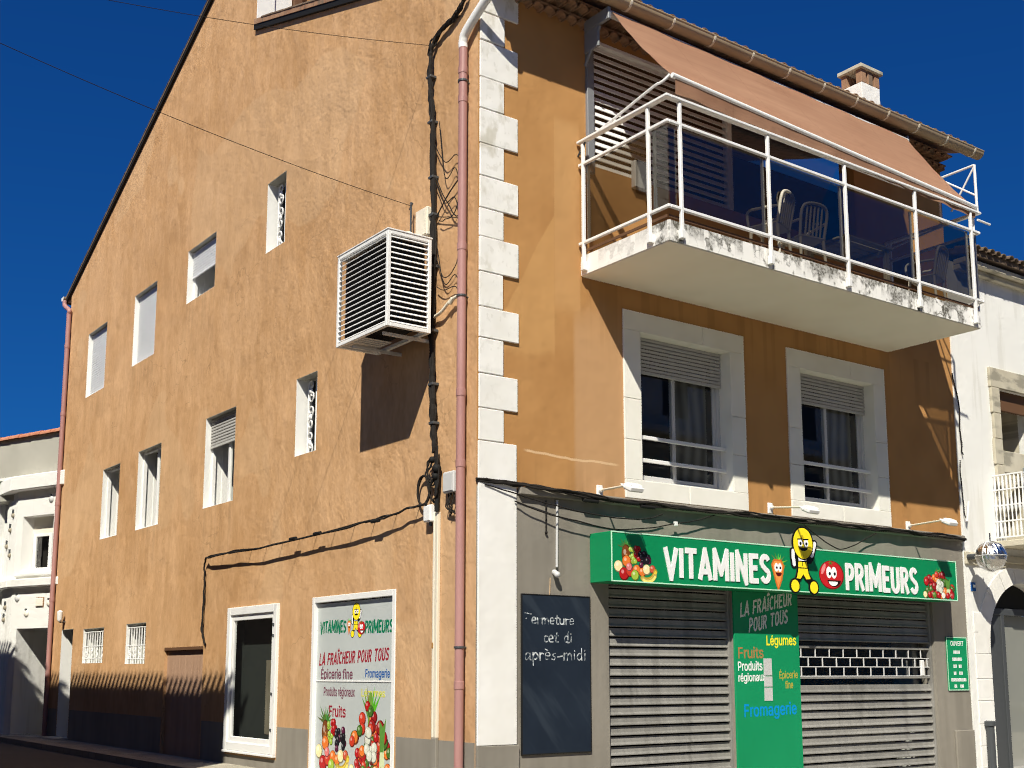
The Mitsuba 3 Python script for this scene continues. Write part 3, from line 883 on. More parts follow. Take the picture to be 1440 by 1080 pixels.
# ---- balcony
bal = key_for(B + '__balcony')
tag(bal, 'balcony with white rails, tinted glass and a stained white edge')
X0, X1, YF, ZB, ZT = 1.69, 8.29, -1.71, 6.85, 7.13
part(bal, 'slab', bx(X0 + 0.012, X1 - 0.012, YF + 0.012, -0.001, ZB, ZT - 0.01, 0.004), 'soffit')
part(bal, 'edge_band', [bx(X0, X1, YF, YF + 0.011, ZB + 0.012, ZT, 0.002), bx(X0, X0 + 0.011, YF + 0.0115, -0.001, ZB + 0.012, ZT, 0.002), bx(X1 - 0.011, X1, YF + 0.0115, -0.001, ZB + 0.012, ZT, 0.002), bx(X0 + .012, X1 - .012, YF + .012, -.001, ZT - .009, ZT, 0)], 'fascia')
yo, r = YF - 0.04, 0.024
xo0, xo1 = X0 - 0.035, X1 + 0.035
posts = [(xo0, -0.11), (xo0, -1.40), (1.87, yo), (3.49, yo), (5.08, yo), (6.70, yo), (8.12, yo), (xo1, -1.66), (xo1, -0.11)]
for (x, y) in posts:
    part(bal, 'post', [bx(x - .024, x + .024, y - .024, y + .024, 6.93, 8.70, 0.008), bx(x - .034, x + .034, y - .034, y + .034, 6.90, 7.02, 0.006)], 'white')
path = lambda z, a=0.0: [[xo0, 0.0, z], [xo0, yo, z], [xo1, yo, z], [xo1, 0.0, z]]


def rail(z, w, h):
    return [bx(xo0 - w, xo0 + w, yo - w, -0.02, z - h, z + h, 0.008), bx(xo0 + w, xo1 - w, yo - w, yo + w, z - h, z + h, 0.008), bx(xo1 - w, xo1 + w, yo - w, -0.02, z - h, z + h, 0.008)]


part(bal, 'handrail', rail(8.725, 0.045, 0.020), 'white')
part(bal, 'handrail', rail(8.40, 0.022, 0.022), 'white')
part(bal, 'handrail', rail(7.285, 0.022, 0.022), 'white')
part(bal, 'floor_strip', [bx(xo0 + .02, xo0 + .035, yo + .06, -.03, 7.16, 7.20, .003), bx(xo0 + .05, xo1 - .05, yo + .045, yo + .06, 7.16, 7.20, .003)], 'brown_wood')
gl = [([xo0 + .02, -0.16], [xo0 + .02, -1.35]), ([xo0 + .02, -1.45], [xo0 + .02, yo + .02])]
fx = [1.70, 1.82, 1.92, 3.44, 3.54, 5.03, 5.13, 6.65, 6.75, 8.07]
gl += [([fx[i], yo + .03], [fx[i + 1], yo + .03]) for i in (0, 2, 4, 6, 8)] + [([8.17, yo + .03], [xo1 - .03, yo + .03]), ([xo1 - .02, yo + .06], [xo1 - .02, -0.16])]
for a, b in gl:
    v = np.array([[*a, 7.31], [*b, 7.31], [*b, 8.375], [*a, 8.375]], float)
    part(bal, 'glass_panel', trimesh.Trimesh(v, np.array([[0, 1, 2], [0, 2, 3]]), process=False), 'tinted_glass')
# light fixing strips at the panes' edges
for x in (1.93, 3.42, 5.01, 6.63, 8.05):
    part(bal, 'glass_clip', bx(x - .02, x + .02, yo + .035, yo + .06, 7.31, 8.375, 0.004), 'aluminium')
part(bal, 'glass_clip', [bx(xo0 + .025, xo0 + .05, -0.20, -0.16, 7.31, 8.375, 0.004)], 'aluminium')
part(bal, 'glass_clip', [bx(xo0 + .025, xo0 + .05, -1.50, -1.46, 7.31, 8.375, 0.004)], 'aluminium')
# trellis frame at the neighbour's end
zt = 9.53
tr = [seg([xo1, yo, 8.74], [xo1, yo, zt], .022), seg([xo1, yo, zt], [xo1, -1.10, zt - .01], .018), seg([xo1, -1.10, zt], [xo1, -1.10, 8.74], .018),
      seg([xo1, yo, zt - .02], [xo1, -1.30, 8.9], .016), seg([xo1, yo, 9.02], [xo1, -1.15, zt - .05], .016), seg([xo1, yo, 8.62], [xo1 + .30, yo - .02, 8.60], .018)]
part(bal, 'trellis', tr, 'white')
part(bal, 'wall_bracket', [seg([xo0, 0.0, 8.55], [xo0, -0.16, 8.70], .014)], 'dark_metal')

# ------------------------------------------------------------------ awning
aw = thing('awning', 'salmon fabric awning pulled down over the balcony rail', 'awning')
nx, ns = 40, 14
A0, A1 = 1.77, 8.25
vv = []
for j in range(ns + 1):
    s = j / ns
    for i in range(nx + 1):
        q = i / nx
        x = A0 + (A1 - A0) * q
        zb_ = 9.02 - 0.215 * q
        top = np.array([-0.60, 10.455 - 0.07 * q])
        bot = np.array([-1.75, zb_])
        yz = top * (1 - s) + bot * s
        sag = 0.045 * math.sin(math.pi * s) * (0.8 + 0.4 * math.sin(q * 9))
        vv.append([x, yz[0] + 0.7 * sag + 0.006 * math.sin(q * 40 + 5 * s), yz[1] - 0.6 * sag + 0.006 * math.sin(s * 21 + 3 * math.sin(q * 7))])
fq = [[j * (nx + 1) + i, j * (nx + 1) + i + 1, (j + 1) * (nx + 1) + i + 1, (j + 1) * (nx + 1) + i] for j in range(ns) for i in range(nx)]
m = trimesh.Trimesh(np.array(vv), np.vstack([np.array(fq)[:, [0, 1, 2]], np.array(fq)[:, [0, 2, 3]]]), process=False)
part(aw, 'canopy', m, 'awning', smooth=True)
vv = []
for j in range(5):
    for i in range(121):
        q = i / 120
        x = A0 + 0.03 + (A1 - A0 - 0.03) * q
        zz = 9.0 - 0.215 * q - (0.205 - 0.05 * q) * j / 4
        vv.append([x, -1.765 - 0.012 * math.sin(q * 31) * j / 4 + 0.01 * math.sin(q * 77 + 1) * j / 4, zz])
fq = [[j * 121 + i, j * 121 + i + 1, (j + 1) * 121 + i + 1, (j + 1) * 121 + i] for j in range(4) for i in range(120)]
part(aw, 'valance', trimesh.Trimesh(np.array(vv), np.vstack([np.array(fq)[:, [0, 1, 2]], np.array(fq)[:, [0, 2, 3]]]), process=False), 'awning', smooth=True)
part(aw, 'front_bar', seg([A0 - 0.02, -1.76, 9.03], [A1 + 0.03, -1.76, 8.81], 0.034, 12), 'white')
part(aw, 'arm', [tube(spline([[1.66, -0.10, 8.70], [1.66, -0.8, 8.82], [1.66, -1.50, 8.945], [1.67, -1.62, 8.955], [1.69, -1.69, 8.98], [1.73, -1.74, 9.04]], 6), 0.018, 8)], 'white')
part(aw, 'arm', [tube(spline([[8.30, -0.10, 8.60], [8.30, -0.9, 8.68], [8.30, -1.55, 8.72], [8.29, -1.74, 8.81]], 6), 0.018, 8)], 'white')
part(aw, 'roller', seg([1.75, -0.56, 10.43], [8.30, -0.56, 10.36], 0.05, 12), 'aluminium')
part(aw, 'bracket', [bx(1.70, 1.75, -0.62, -0.10, 10.32, 10.50, 0.01), bx(1.70, 1.74, -0.40, -0.10, 10.02, 10.32, 0.01), seg([1.72, -0.10, 9.85], [1.72, -0.42, 10.30], 0.02)], 'steel_grey')
part(aw, 'bracket', [bx(8.28, 8.33, -0.60, -0.10, 10.28, 10.45, 0.01)], 'steel_grey')

# ------------------------------------------------------------------ gutter and downpipes
gu = thing('rain_gutter', 'brown half-round gutter along the eave above the awning', 'gutter')
gy, gz, gr = -0.635, 10.635, 0.110
th = np.linspace(0, -math.pi, 13)
outl = [(gy + gr * math.cos(t), gz + gr * math.sin(t)) for t in th] + [(gy - gr * 0.94, gz)] + [(gy + (gr - .008) * math.cos(t), gz + (gr - .008) * math.sin(t)) for t in th[::-1]]
part(gu, 'trough', prism(outl, 0, -0.02, W + 0.22), 'gutter', smooth=50)
part(gu, 'trough', seg([-0.02, gy - gr, gz + .006], [W + .22, gy - gr, gz + .006], .013, 8), 'gutter')
parts(gu, 'end_cap', [prism([(gy + gr * math.cos(t), gz + gr * math.sin(t)) for t in th], 0, a, a + 0.006) for a in (-0.028, W + 0.222)], 'gutter')
for i in range(13):
    x = 0.4 + i * 0.80
    ol = [(gy + (gr + .007) * math.cos(t), gz + (gr + .007) * math.sin(t)) for t in th] + [(gy + (gr + .001) * math.cos(t), gz + (gr + .001) * math.sin(t)) for t in th[::-1]]
    part(gu, 'bracket', prism(ol, 0, x, x + 0.035), 'cream')

dp = thing('drainpipe', 'pink drainpipe on the ochre gable beside the white corner stones', 'drainpipe')
py, pxo, pr_ = 0.205, -0.10, 0.056
part(dp, 'pipe', seg([pxo, py, 0.0], [pxo, py, 9.70], pr_, 18), 'pink', smooth=50)
for z in (1.45, 4.15, 5.05, 6.95, 8.95, 9.35):
    part(dp, 'collar', lathe([(pr_, -.05), (pr_ + .007, -.045), (pr_ + .007, .045), (pr_, .05)], 18).apply_translation([pxo, py, z]), 'pink', smooth=40)
for z in (1.9, 6.3, 9.2):
    part(dp, 'clamp', [lathe([(pr_ + .004, -.014), (pr_ + .012, -.012), (pr_ + .012, .012), (pr_ + .004, .014)], 18).apply_translation([pxo, py, z]), seg([pxo, py, z], [0, py, z], .012)], 'dark_metal')
k = part(dp, 'elbow', tube(spline([[pxo, py, 9.66], [pxo, py, 9.76], [-0.095, 0.10, 9.90], [-0.03, -0.42, 10.28], [-0.01, -0.60, 10.44], [0.0, -0.635, 10.53]], 6), 0.06, 16), 'white', smooth=50)
tag(k, 'white slanted upper piece leading to the gutter')

dp2 = thing('drainpipe', 'thin pink drainpipe at the far end of the gable', 'drainpipe')
part(dp2, 'pipe', seg([-0.08, 17.62, 0.0], [-0.08, 17.62, 10.35], 0.055, 14), 'pink', smooth=50)
part(dp2, 'elbow', tube(spline([[-0.08, 17.62, 10.33], [-0.08, 17.62, 10.42], [-0.08, 18.0, 10.62], [-0.08, 18.05, 10.76]], 6), 0.055, 12), 'pink', smooth=50)
for z in (3.3, 5.6, 7.8, 9.5):
    part(dp2, 'collar', lathe([(.055, -.05), (.064, -.045), (.064, .045), (.055, .05)], 14).apply_translation([-0.08, 17.62, z]), 'pink', smooth=40)
gu2 = thing('rain_gutter', 'short gutter end at the rear eave above the thin drainpipe', 'gutter')
outl2 = [(18.1 + .10 * math.cos(t), 10.86 + .10 * math.sin(t)) for t in th] + [(18.1 + .092 * math.cos(t), 10.86 + .092 * math.sin(t)) for t in th[::-1]]
part(gu2, 'trough', prism(outl2, 0, -0.12, 9.0), 'gutter', smooth=50)
part(gu2, 'end_cap', prism([(18.1 + .10 * math.cos(t), 10.86 + .10 * math.sin(t)) for t in th], 0, -0.127, -0.121), 'white')

# ------------------------------------------------------------------ air conditioner cage
ac = thing('air_conditioner_cage', 'white slatted air conditioner cage hung on the gable wall', 'cage')
ax0, ax1, ay0, ay1, az0, az1 = -0.86, -0.20, 0.76, 2.11, 5.92, 7.19
t = 0.05
fr = []
for x in (ax0, ax1 - t):
    for y in (ay0, ay1 - t):
        fr.append(bx(x, x + t, y, y + t, az0, az1, .005))
for z in (az0, az1 - t):
    fr += [bx(ax0 + t, ax1 - t, y, y + t, z, z + t, .005) for y in (ay0, ay1 - t)]
    fr += [bx(x, x + t, ay0 + t, ay1 - t, z, z + t, .005) for x in (ax0, ax1 - t)]
part(ac, 'frame', fr, 'white')
part(ac, 'lid', bx(ax0 - .01, ax1 + .01, ay0 - .01, ay1 + .01, az1 + .001, az1 + .02, .004), 'white')
n = 17
for i in range(n):
    z = az0 + 0.075 + i * (az1 - az0 - 0.15) / (n - 1)
    s1 = moved(bx(-.030, .030, ay0 + t + .002, ay1 - t - .002, -.005, .005, .002), RO(-38, [0, 1, 0]), TR(ax0 + .025, 0, z))
    s2 = moved(bx(ax0 + t + .002, ax1 - t - .002, -.030, .030, -.005, .005, .002), RO(38, [1, 0, 0]), TR(0, ay0 + .025, z))
    part(ac, 'slat', s1, 'white')
    part(ac, 'slat', s2, 'white')
for i in range(7):
    y = ay1 - 0.10 - i * 0.085
    part(ac, 'slat', bx(ax0 + t + .002, ax0 + 0.50, y - .028, y + .028, az0 + .012, az0 + .020, .002), 'aluminium')
part(ac, 'fan_unit', bx(ax0 + .09, ax1 - .04, ay0 + .09, ay1 - .06, az0 + .10, az1 - .07, .02), 'black')  # enlarged and black, painting the dark inside of the cage
parts(ac, 'bracket', [bx(ax0 + .1, 0.0, y, y + .04, az0 - .045, az0 - .002, .004) for y in (ay0 + .25, ay1 - .3)], 'aluminium')
parts(ac, 'pipe', [tube(spline([[-.30, 1.50, 7.20], [-.26, 1.49, 7.42], [-.16, 1.42, 7.50], [-.08, 1.34, 7.40], [-.05, 1.30, 7.21]], 6), .014, 6), tube(spline([[-.30, 1.62, 7.20], [-.27, 1.62, 7.36], [-.14, 1.56, 7.42], [-.05, 1.5, 7.21]], 6), .014, 6)], 'cream')

# ------------------------------------------------------------------ cables and boxes on the gable
def wavy(pts, amp, seed, n=10, r=0.012, axis=None, sides=6):
    p = spline(pts, n)
    g = np.random.default_rng(seed)
    m_ = len(p)
    off = np.zeros_like(p)
    for a in range(3):
        w = np.cumsum(g.normal(0, 1, m_))
        w = w - np.linspace(w[0], w[-1], m_)
        w /= np.abs(w).max() + 1e-9
        hf = np.interp(np.arange(m_), np.linspace(0, m_ - 1, max(3, m_ // 3)), g.normal(0, 1, max(3, m_ // 3)))
        off[:, a] = amp * (0.5 * w + 0.5 * hf)
    off[:, 0] *= 0.4
    return tube(p + off, r, sides)


vb = thing('cable_bundle', 'thick black cable bundle climbing the gable beside the air conditioner cage', 'cable')
vp = [[-.05, .20, 10.42], [-.05, .50, 10.26], [-.06, .97, 10.13], [-.07, 1.06, 9.72], [-.06, .99, 8.70], [-.06, .945, 7.35], [-.06, .945, 6.1], [-.06, .915, 5.1], [-.06, .875, 4.4]]
for i in range(6):
    part(vb, 'cable', wavy([[a + rng.uniform(-.02, .01), b + rng.uniform(-.03, .03), c] for a, b, c in vp], 0.046, 100 + i, 16, 0.015), 'cable')
part(vb, 'cable', wavy([[a - .01, b - .02, c] for a, b, c in vp], 0.014, 130, 12, rng.uniform(.018, .036, 97)), 'cable')
for i, z in enumerate((4.78, 5.3, 6.02, 6.9, 7.62, 8.15, 8.95, 9.62)):
    yy = np.interp(z, [4.4, 5.1, 6.1, 7.35, 8.7, 9.72, 10.13], [.875, .915, .945, .945, .99, 1.06, .97])
    part(vb, 'clip', moved(bx(-.105, 0, -.055, .055, -.018, .018, .004), TR(0, yy, z)), 'dark_metal')
# tangle at its foot
for i in range(5):
    c0 = np.array([-.07, .86 + rng.uniform(-.06, .06), 4.15 + rng.uniform(-.1, .2)])
    part(vb, 'loose_loop', wavy([c0, c0 + [-.02, .10, -.12], c0 + [0, .05, -.3], c0 + [-.02, -.08, -.2], c0 + [0, -.12, .1]], .03, 150 + i, 8, .011), 'cable')
a = np.linspace(0, 2 * np.pi * 2.2, 60)
part(vb, 'coil', tube(np.stack([-.06 - .01 * np.sin(a * 1.3), 1.12 + (.14 + .01 * np.sin(a * .7)) * np.cos(a), 3.93 + .19 * np.sin(a)], -1), .014, 6), 'cable')
part(vb, 'sleeve', seg([-.06, .80, 4.28], [-.06, .80, 3.62], .032, 10), 'black')
part(vb, 'splice', [moved(trimesh.creation.icosphere(2, .06), TR(-.08, .78, 4.17)), moved(trimesh.creation.icosphere(2, .05), TR(-.08, .80, 4.07)), moved(trimesh.creation.icosphere(2, .045), TR(-.07, .90, 4.30))], 'black')
# cables crossing to the drainpipe
part(vb, 'cable', wavy([[-.05, .93, 7.55], [-.06, .60, 7.78], [-.07, .26, 7.95]], .01, 160, 8, .010), 'cable')
part(vb, 'cable', wavy([[-.05, .96, 8.2], [-.06, .55, 7.6], [-.06, .36, 7.42], [-.05, .27, 7.5]], .02, 161, 8, .008), 'cable')
part(vb, 'cable', wavy([[-.05, .95, 7.6], [-.06, .5, 7.45], [-.06, .30, 7.38]], .01, 162, 8, .007), 'cable')

for i, (za, zb2, sg_) in enumerate(((8.6, 8.15, .12), (8.05, 7.15, -.10), (7.25, 6.45, .25), (7.0, 7.05, .35), (6.6, 6.3, -.05), (8.9, 7.6, .20), (7.5, 8.0, .30))):
    part(vb, 'loose_loop', wavy([[-.06, .93 - .02 * i, za], [-.07, .66, (za + zb2) / 2 - sg_], [-.06, .42, (za + zb2) / 2 - sg_ * .8], [-.05, .28, zb2]], .007, 400 + i, 9, .0065), 'cable')
hb = thing('cable_run', 'black cable run sagging across the gable above the poster window', 'cable')
hp = [[-.10, .98, 3.74], [-.13, 1.6, 3.69], [-.15, 2.51, 3.64], [-.15, 4.2, 3.60], [-.15, 6.2, 3.57], [-.13, 7.9, 3.585], [-.06, 8.36, 3.52], [-.045, 8.40, 3.2], [-.045, 8.40, 2.7], [-.045, 8.42, 2.35], [-.03, 8.30, 2.09]]
for i in range(2):
    part(hb, 'cable', wavy(hp, .022, 170 + i, 12, .014), 'cable')
for i in range(12):
    y = 1.3 + i * 0.58
    zz = np.interp(y, [.98, 2.51, 4.2, 6.2, 7.9], [3.74, 3.64, 3.60, 3.57, 3.585])
    part(hb, 'hook', seg([0, y, zz + .03], [-.16, y, zz - .012], .007, 5), 'dark_metal')
parts(hb, 'joint', [seg([-.15, y, 3.62 - .008 * y + .03], [-.15, y + .2, 3.62 - .008 * y + .03], .026, 8) for y in (2.1, 3.8, 4.6)], 'black')

cd = thing('conduit', 'cream conduit dropping from the junction box down the gable', 'conduit')
parts(cd, 'pipe', [bx(-.05, 0, .79, .86, .80, 3.62, .008), bx(-.05, 0, .868, .905, .80, 3.62, .008)], 'cream')
part(cd, 'pipe', bx(-.052, -.0065, .79, .905, 0.0, .80, .008), 'grey')
part(cd, 'label_plate', bx(-.056, -.05, .87, .90, 1.9, 1.97, .001), 'rust')

jb = thing('junction_box', 'small white junction box above the cream conduit', 'junction box')
part(jb, 'case', bx(-.10, 0, .88, 1.05, 3.50, 3.72, .012), 'white')
part(jb, 'lid', bx(-.112, -.10, .895, 1.035, 3.515, 3.705, .006), 'white')
part(jb, 'gland', seg([-.05, .96, 3.50], [-.05, .96, 3.45], .02), 'dark_metal')
jb2 = thing('junction_box', 'grey meter box wedged between cable bundle and drainpipe', 'junction box')
part(jb2, 'case', bx(-.10, 0, .36, .60, 3.82, 4.09, .012), 'aluminium')
part(jb2, 'lid', bx(-.112, -.10, .375, .585, 3.84, 4.07, .006), 'aluminium')
for i in range(4):
    part(jb2, 'lead', wavy([[-.06, .40 + i * .05, 3.83], [-.08, .42 + i * .04, 3.66], [-.05, .50 - i * .04, 3.55]], .03, 180 + i, 8, .009), 'cable')
jb3 = thing('junction_box', 'cream junction box standing above the air conditioner cage', 'junction box')
part(jb3, 'case', bx(-.12, 0, 1.02, 1.30, 7.36, 7.76, .014), 'cream')
part(jb3, 'lid', bx(-.132, -.12, 1.035, 1.285, 7.375, 7.745, .006), 'cream')
part(jb3, 'spike', [seg([-.10, 1.46, 7.2], [-.10, 1.46, 7.95], .014), seg([-.10, 1.42, 7.93], [-.10, 1.50, 7.86], .012)], 'dark_metal')
rod = thing('pipe_stay', 'cream stay running from the drainpipe to the cable bundle', 'pipe')
part(rod, 'tube', [tube(spline([[-.06, .90, 6.20], [-.08, .70, 6.22], [-.08, .5, 6.31], [-.08, .27, 6.34]], 6), .022, 8)], 'cream', smooth=50)
part(rod, 'clamp', seg([-.08, .50, 6.28], [-.08, .44, 6.33], .03), 'cream')

ow = thing('overhead_wire', 'thin wire crossing the sky to the gable above the cage', 'wire')
P0_, P1_ = np.array([-6.0, 1.6, 8.72]), np.array([-.10, 1.46, 7.90])
part(ow, 'wire', tube([P0_ + (P1_ - P0_) * s + [0, 0, -.10 * 4 * s * (1 - s)] for s in np.linspace(0, 1, 24)], .0045, 5), 'cable')
ow2 = thing('overhead_wire', 'thin wire reaching the gable at the top of the cable bundle', 'wire')
P0_, P1_ = np.array([-5.62, 2.0, 9.60]), np.array([-.09, 1.05, 10.08])
part(ow2, 'wire', tube([P0_ + (P1_ - P0_) * s + [0, 0, -.10 * 4 * s * (1 - s)] for s in np.linspace(0, 1, 24)], .004, 5), 'cable')

# ------------------------------------------------------------------ cables along the front
fb = thing('cable_bundle', 'black cable bundle running along the ledge above the shop sign', 'cable')
for i in range(5):
    q = rng.uniform(-.022, .022)
    pts = [[-.02, -.02, 3.94 + q], [.3, -.05, 3.93 + q], [.62, -.06, 3.93 + q]] + [[x, -.105 + rng.uniform(-.02, .015), 3.845 + rng.uniform(-.03, .035) + .06 * math.exp(-(x - .6) ** 2)] for x in np.arange(1.0, 10.01, .6)]
    part(fb, 'cable', wavy(pts, .016, 200 + i, 7, .014), 'cable')
part(fb, 'cable', wavy([[.55, -.05, 3.72], [1.2, -.10, 3.55], [2.2, -.10, 3.47], [3.2, -.10, 3.60], [4.0, -.10, 3.78]], .015, 210, 10, .009), 'cable')
part(fb, 'cable', wavy([[.1, -.04, 3.90], [1.3, -.10, 3.68], [2.4, -.10, 3.62], [3.0, -.11, 3.72]], .02, 211, 10, .009), 'cable')
part(fb, 'cable', wavy([[5.9, -.10, 3.78], [6.5, -.09, 3.52], [6.9, -.09, 3.50], [7.6, -.10, 3.78]], .012, 212, 10, .009), 'cable')
for i, x in enumerate((1.6, 2.3, 2.6, 3.3)):
    part(fb, 'joint', seg([x, -.11, 3.80 + .03 * (i % 2)], [x + .25, -.11, 3.80 + .03 * (i % 2)], .024, 8), 'black')
part(fb, 'clip', bx(3.22, 3.27, -.12, -.08, 3.58, 3.64, .004), 'white')

hk_ = thing('wall_conduit', 'thin grey conduit with a capped end above the chalkboard', 'conduit')
part(hk_, 'pipe', seg([1.24, -.02, 3.78], [1.23, -.02, 2.92], .016, 8), 'aluminium')
part(hk_, 'cap', [seg([1.20, 0, 2.86], [1.18, -.09, 2.82], .035, 10), moved(trimesh.creation.icosphere(2, .04), TR(1.18, -.09, 2.82))], 'aluminium')
part(hk_, 'lead', seg([1.13, -.01, 2.78], [1.12, -.01, 2.56], .006, 5), 'copper')
parts(hk_, 'lead', [seg([1.06, -.02, 3.76], [1.06, -.02, 3.36], .010, 6), moved(trimesh.creation.icosphere(1, .02), TR(1.06, -.025, 3.35))], 'cable')

# floodlights
FL = [((1.957, 3.95), (1.78, -.86, 3.88), 'white floodlight on a long arm under the window nearer the corner'),
      ((5.253, 3.985), (5.12, -.86, 3.865), 'white floodlight on a long arm above the lemon figure'),
      ((8.555, 3.95), (8.42, -.86, 3.93), 'white floodlight on a long arm near the white neighbour')]
for (bx_, bz_), (lx, ly, lz), lab in FL:
    f = thing('floodlight', lab, 'floodlight', 'floodlights over the shop sign')
    part(f, 'wall_plate', [bx(bx_ - .05, bx_ + .05, -.03, 0, bz_ - .07, bz_ + .09, .008), seg([bx_, -.02, bz_ + .02], [bx_, -.07, bz_ + .02], .03)], 'white')
    part(f, 'arm', seg([bx_, -.05, bz_ + .02], [lx, ly + .06, lz + .05], .014, 8), 'cream')
    hd = [bx(-.115, .115, -.08, .08, -.03, .03, .012)]
    for i in range(5):
        hd.append(bx(-.10 + i * .045, -.09 + i * .045, -.06, .06, .03, .052, .002))
    part(f, 'head', [moved(join(hd), RO(25, [1, 0, 0]), TR(lx, ly - .02, lz))], 'white')
    part(f, 'lens', moved(bx(-.10, .10, -.065, .065, -.036, -.031, .001), RO(25, [1, 0, 0]), TR(lx, ly - .02, lz)), 'aluminium')
    part(f, 'yoke', [seg([lx - .14, ly - .02, lz], [lx - .14, ly + .06, lz + .05], .008), seg([lx + .14, ly - .02, lz], [lx + .14, ly + .06, lz + .05], .008), seg([lx - .14, ly + .06, lz + .05], [lx + .14, ly + .06, lz + .05], .008)], 'white')

# ------------------------------------------------------------------ lettering
def arc(cx, cy, rx, ry, a0, a1, n=10):
    return [(cx + rx * math.cos(math.radians(a)), cy + ry * math.sin(math.radians(a))) for a in np.linspace(a0, a1, n)]


GL = {  # strokes in a box one unit high; width
    'V': (.62, [[(0.04, 1), (.31, 0), (.58, 1)]]), 'I': (.16, [[(.08, 0), (.08, 1)]]), 'T': (.56, [[(0, .93), (.56, .93)], [(.28, 0), (.28, .93)]]),
    'A': (.62, [[(.04, 0), (.31, 1), (.58, 0)], [(.14, .28), (.48, .28)]]), 'M': (.78, [[(.08, 0), (.08, 1), (.39, .25), (.70, 1), (.70, 0)]]),
    'N': (.60, [[(.08, 0), (.08, 1), (.52, 0), (.52, 1)]]), 'E': (.48, [[(.48, .93), (.08, .93), (.08, .07), (.48, .07)], [(.08, .52), (.42, .52)]]),
    'S': (.52, [arc(.26, .73, .19, .20, 20, 250) + arc(.26, .27, .20, .20, 80, -160)]), 'P': (.52, [[(.08, 0), (.08, .93), (.25, .93)] + arc(.25, .69, .20, .24, 90, -90) + [(.08, .45)]]),
    'R': (.56, [[(.08, 0), (.08, .93), (.25, .93)] + arc(.25, .71, .20, .22, 90, -90) + [(.08, .49)], [(.26, .48), (.50, 0)]]),
    'U': (.56, [[(.08, 1), (.08, .30)] + arc(.28, .28, .20, .22, 180, 360) + [(.48, .30), (.48, 1)]]), 'L': (.46, [[(.08, 1), (.08, .07), (.46, .07)]]),
    'F': (.48, [[(.48, .93), (.08, .93), (.08, 0)], [(.08, .50), (.42, .50)]]), 'C': (.54, [arc(.30, .5, .22, .44, 45, 315, 16)]), 'H': (.58, [[(.08, 0), (.08, 1)], [(.50, 0), (.50, 1)], [(.08, .5), (.50, .5)]]),
    'O': (.60, [arc(.30, .5, .22, .44, 0, 360, 22)]), 'Î': (.20, [[(.10, 0), (.10, .95)], [(-.06, 1.08), (.10, 1.24), (.26, 1.08)]]), ' ': (.30, []),
}


def caps(text, h, w=None, stroke=.19, gap=.10, shear=0.0, seed=1, jitter=.02):
    """stencil capitals as one shapely shape, lower left at the origin, h high, squeezed to width w"""
    g = np.random.default_rng(seed)
    x, out = 0.0, []
    for c in text:
        wd, st = GL[c]
        dz, sc = g.uniform(-jitter, jitter), 1 + g.uniform(-jitter, jitter)
        for s in st:
            ls = LineString([(x + a, b * sc + dz) for a, b in s])
            out.append(ls.buffer(stroke / 2, cap_style=2, join_style=2, mitre_limit=1.15, quad_segs=4))
        x += wd + gap
    shp = union_all(out)
    b = shp.bounds
    shp = affinity.translate(shp, -b[0], 0)
    sx = (w / (b[2] - b[0])) if w else h
    shp = affinity.scale(shp, sx, h, origin=(0, 0))
    return affinity.affine_transform(shp, [1, shear, 0, 1, 0, 0]).simplify(h * .006)


def script(text, h, w, bold=False, xf=None, slope=0.0, depth=.0015):
    """text_mesh squeezed to width w, sloped upward; returns a mesh in the drawing plane"""
    m = meshkit.text_mesh(text, h, depth, bold)
    b = m.bounds
    m.apply_translation([-b[0][0], 0, 0])
    m.apply_scale([w / (b[1][0] - b[0][0]), 1, 1])
    s = np.eye(4)
    s[1, 0] = slope
    m.apply_transform(s)
    return m


RED, ORG, YEL, LIM, DRK, PUR, PNK, CRM, GRN = (176, 28, 30), (226, 120, 50), (240, 205, 70), (160, 190, 70), (30, 26, 34), (90, 30, 60), (220, 120, 120), (240, 225, 170), (60, 120, 45)


def fruit(x, y, r, col, squash=1.0):
    """a printed round fruit: rim, body, highlight"""
    d = tuple(int(c * .55) for c in col)
    l = tuple(int(c + (255 - c) * .45) for c in col)
    e = lambda cx, cy, rr: affinity.scale(Point(cx, cy).buffer(rr, 8), 1, squash)
    return [(e(x, y, r), d), (e(x - .08 * r, y + .08 * r, r * .86), col), (e(x - .32 * r, y + .34 * r, r * .30), l)]


def leafs(x, y, h, n, col, spread=1.0, seed=3):
    g = np.random.default_rng(seed)
    out = []
    for i in range(n):
        a = math.radians(90 + (i - (n - 1) / 2) * 150 / n * spread)
        ln = h * g.uniform(.7, 1)
        dx, dy = math.cos(a) * ln, math.sin(a) * ln
        w = h * .10
        c = tuple(int(np.clip(v * g.uniform(.7, 1.3), 0, 255)) for v in col)
        out.append((Polygon([(x - dy / ln * w, y + dx / ln * w), (x + dx, y + dy), (x + dy / ln * w, y - dx / ln * w)]), c))
    return out


def banana(x, y, r, a0, a1, w, col=YEL):
    c = LineString(arc(x, y, r, r, a0, a1, 12))
    return [(c.buffer(w, quad_segs=3), tuple(int(v * .75) for v in col)), (LineString(arc(x, y, r + w * .2, r + w * .2, a0 + 4, a1 - 4, 12)).buffer(w * .62, quad_segs=3), col)]


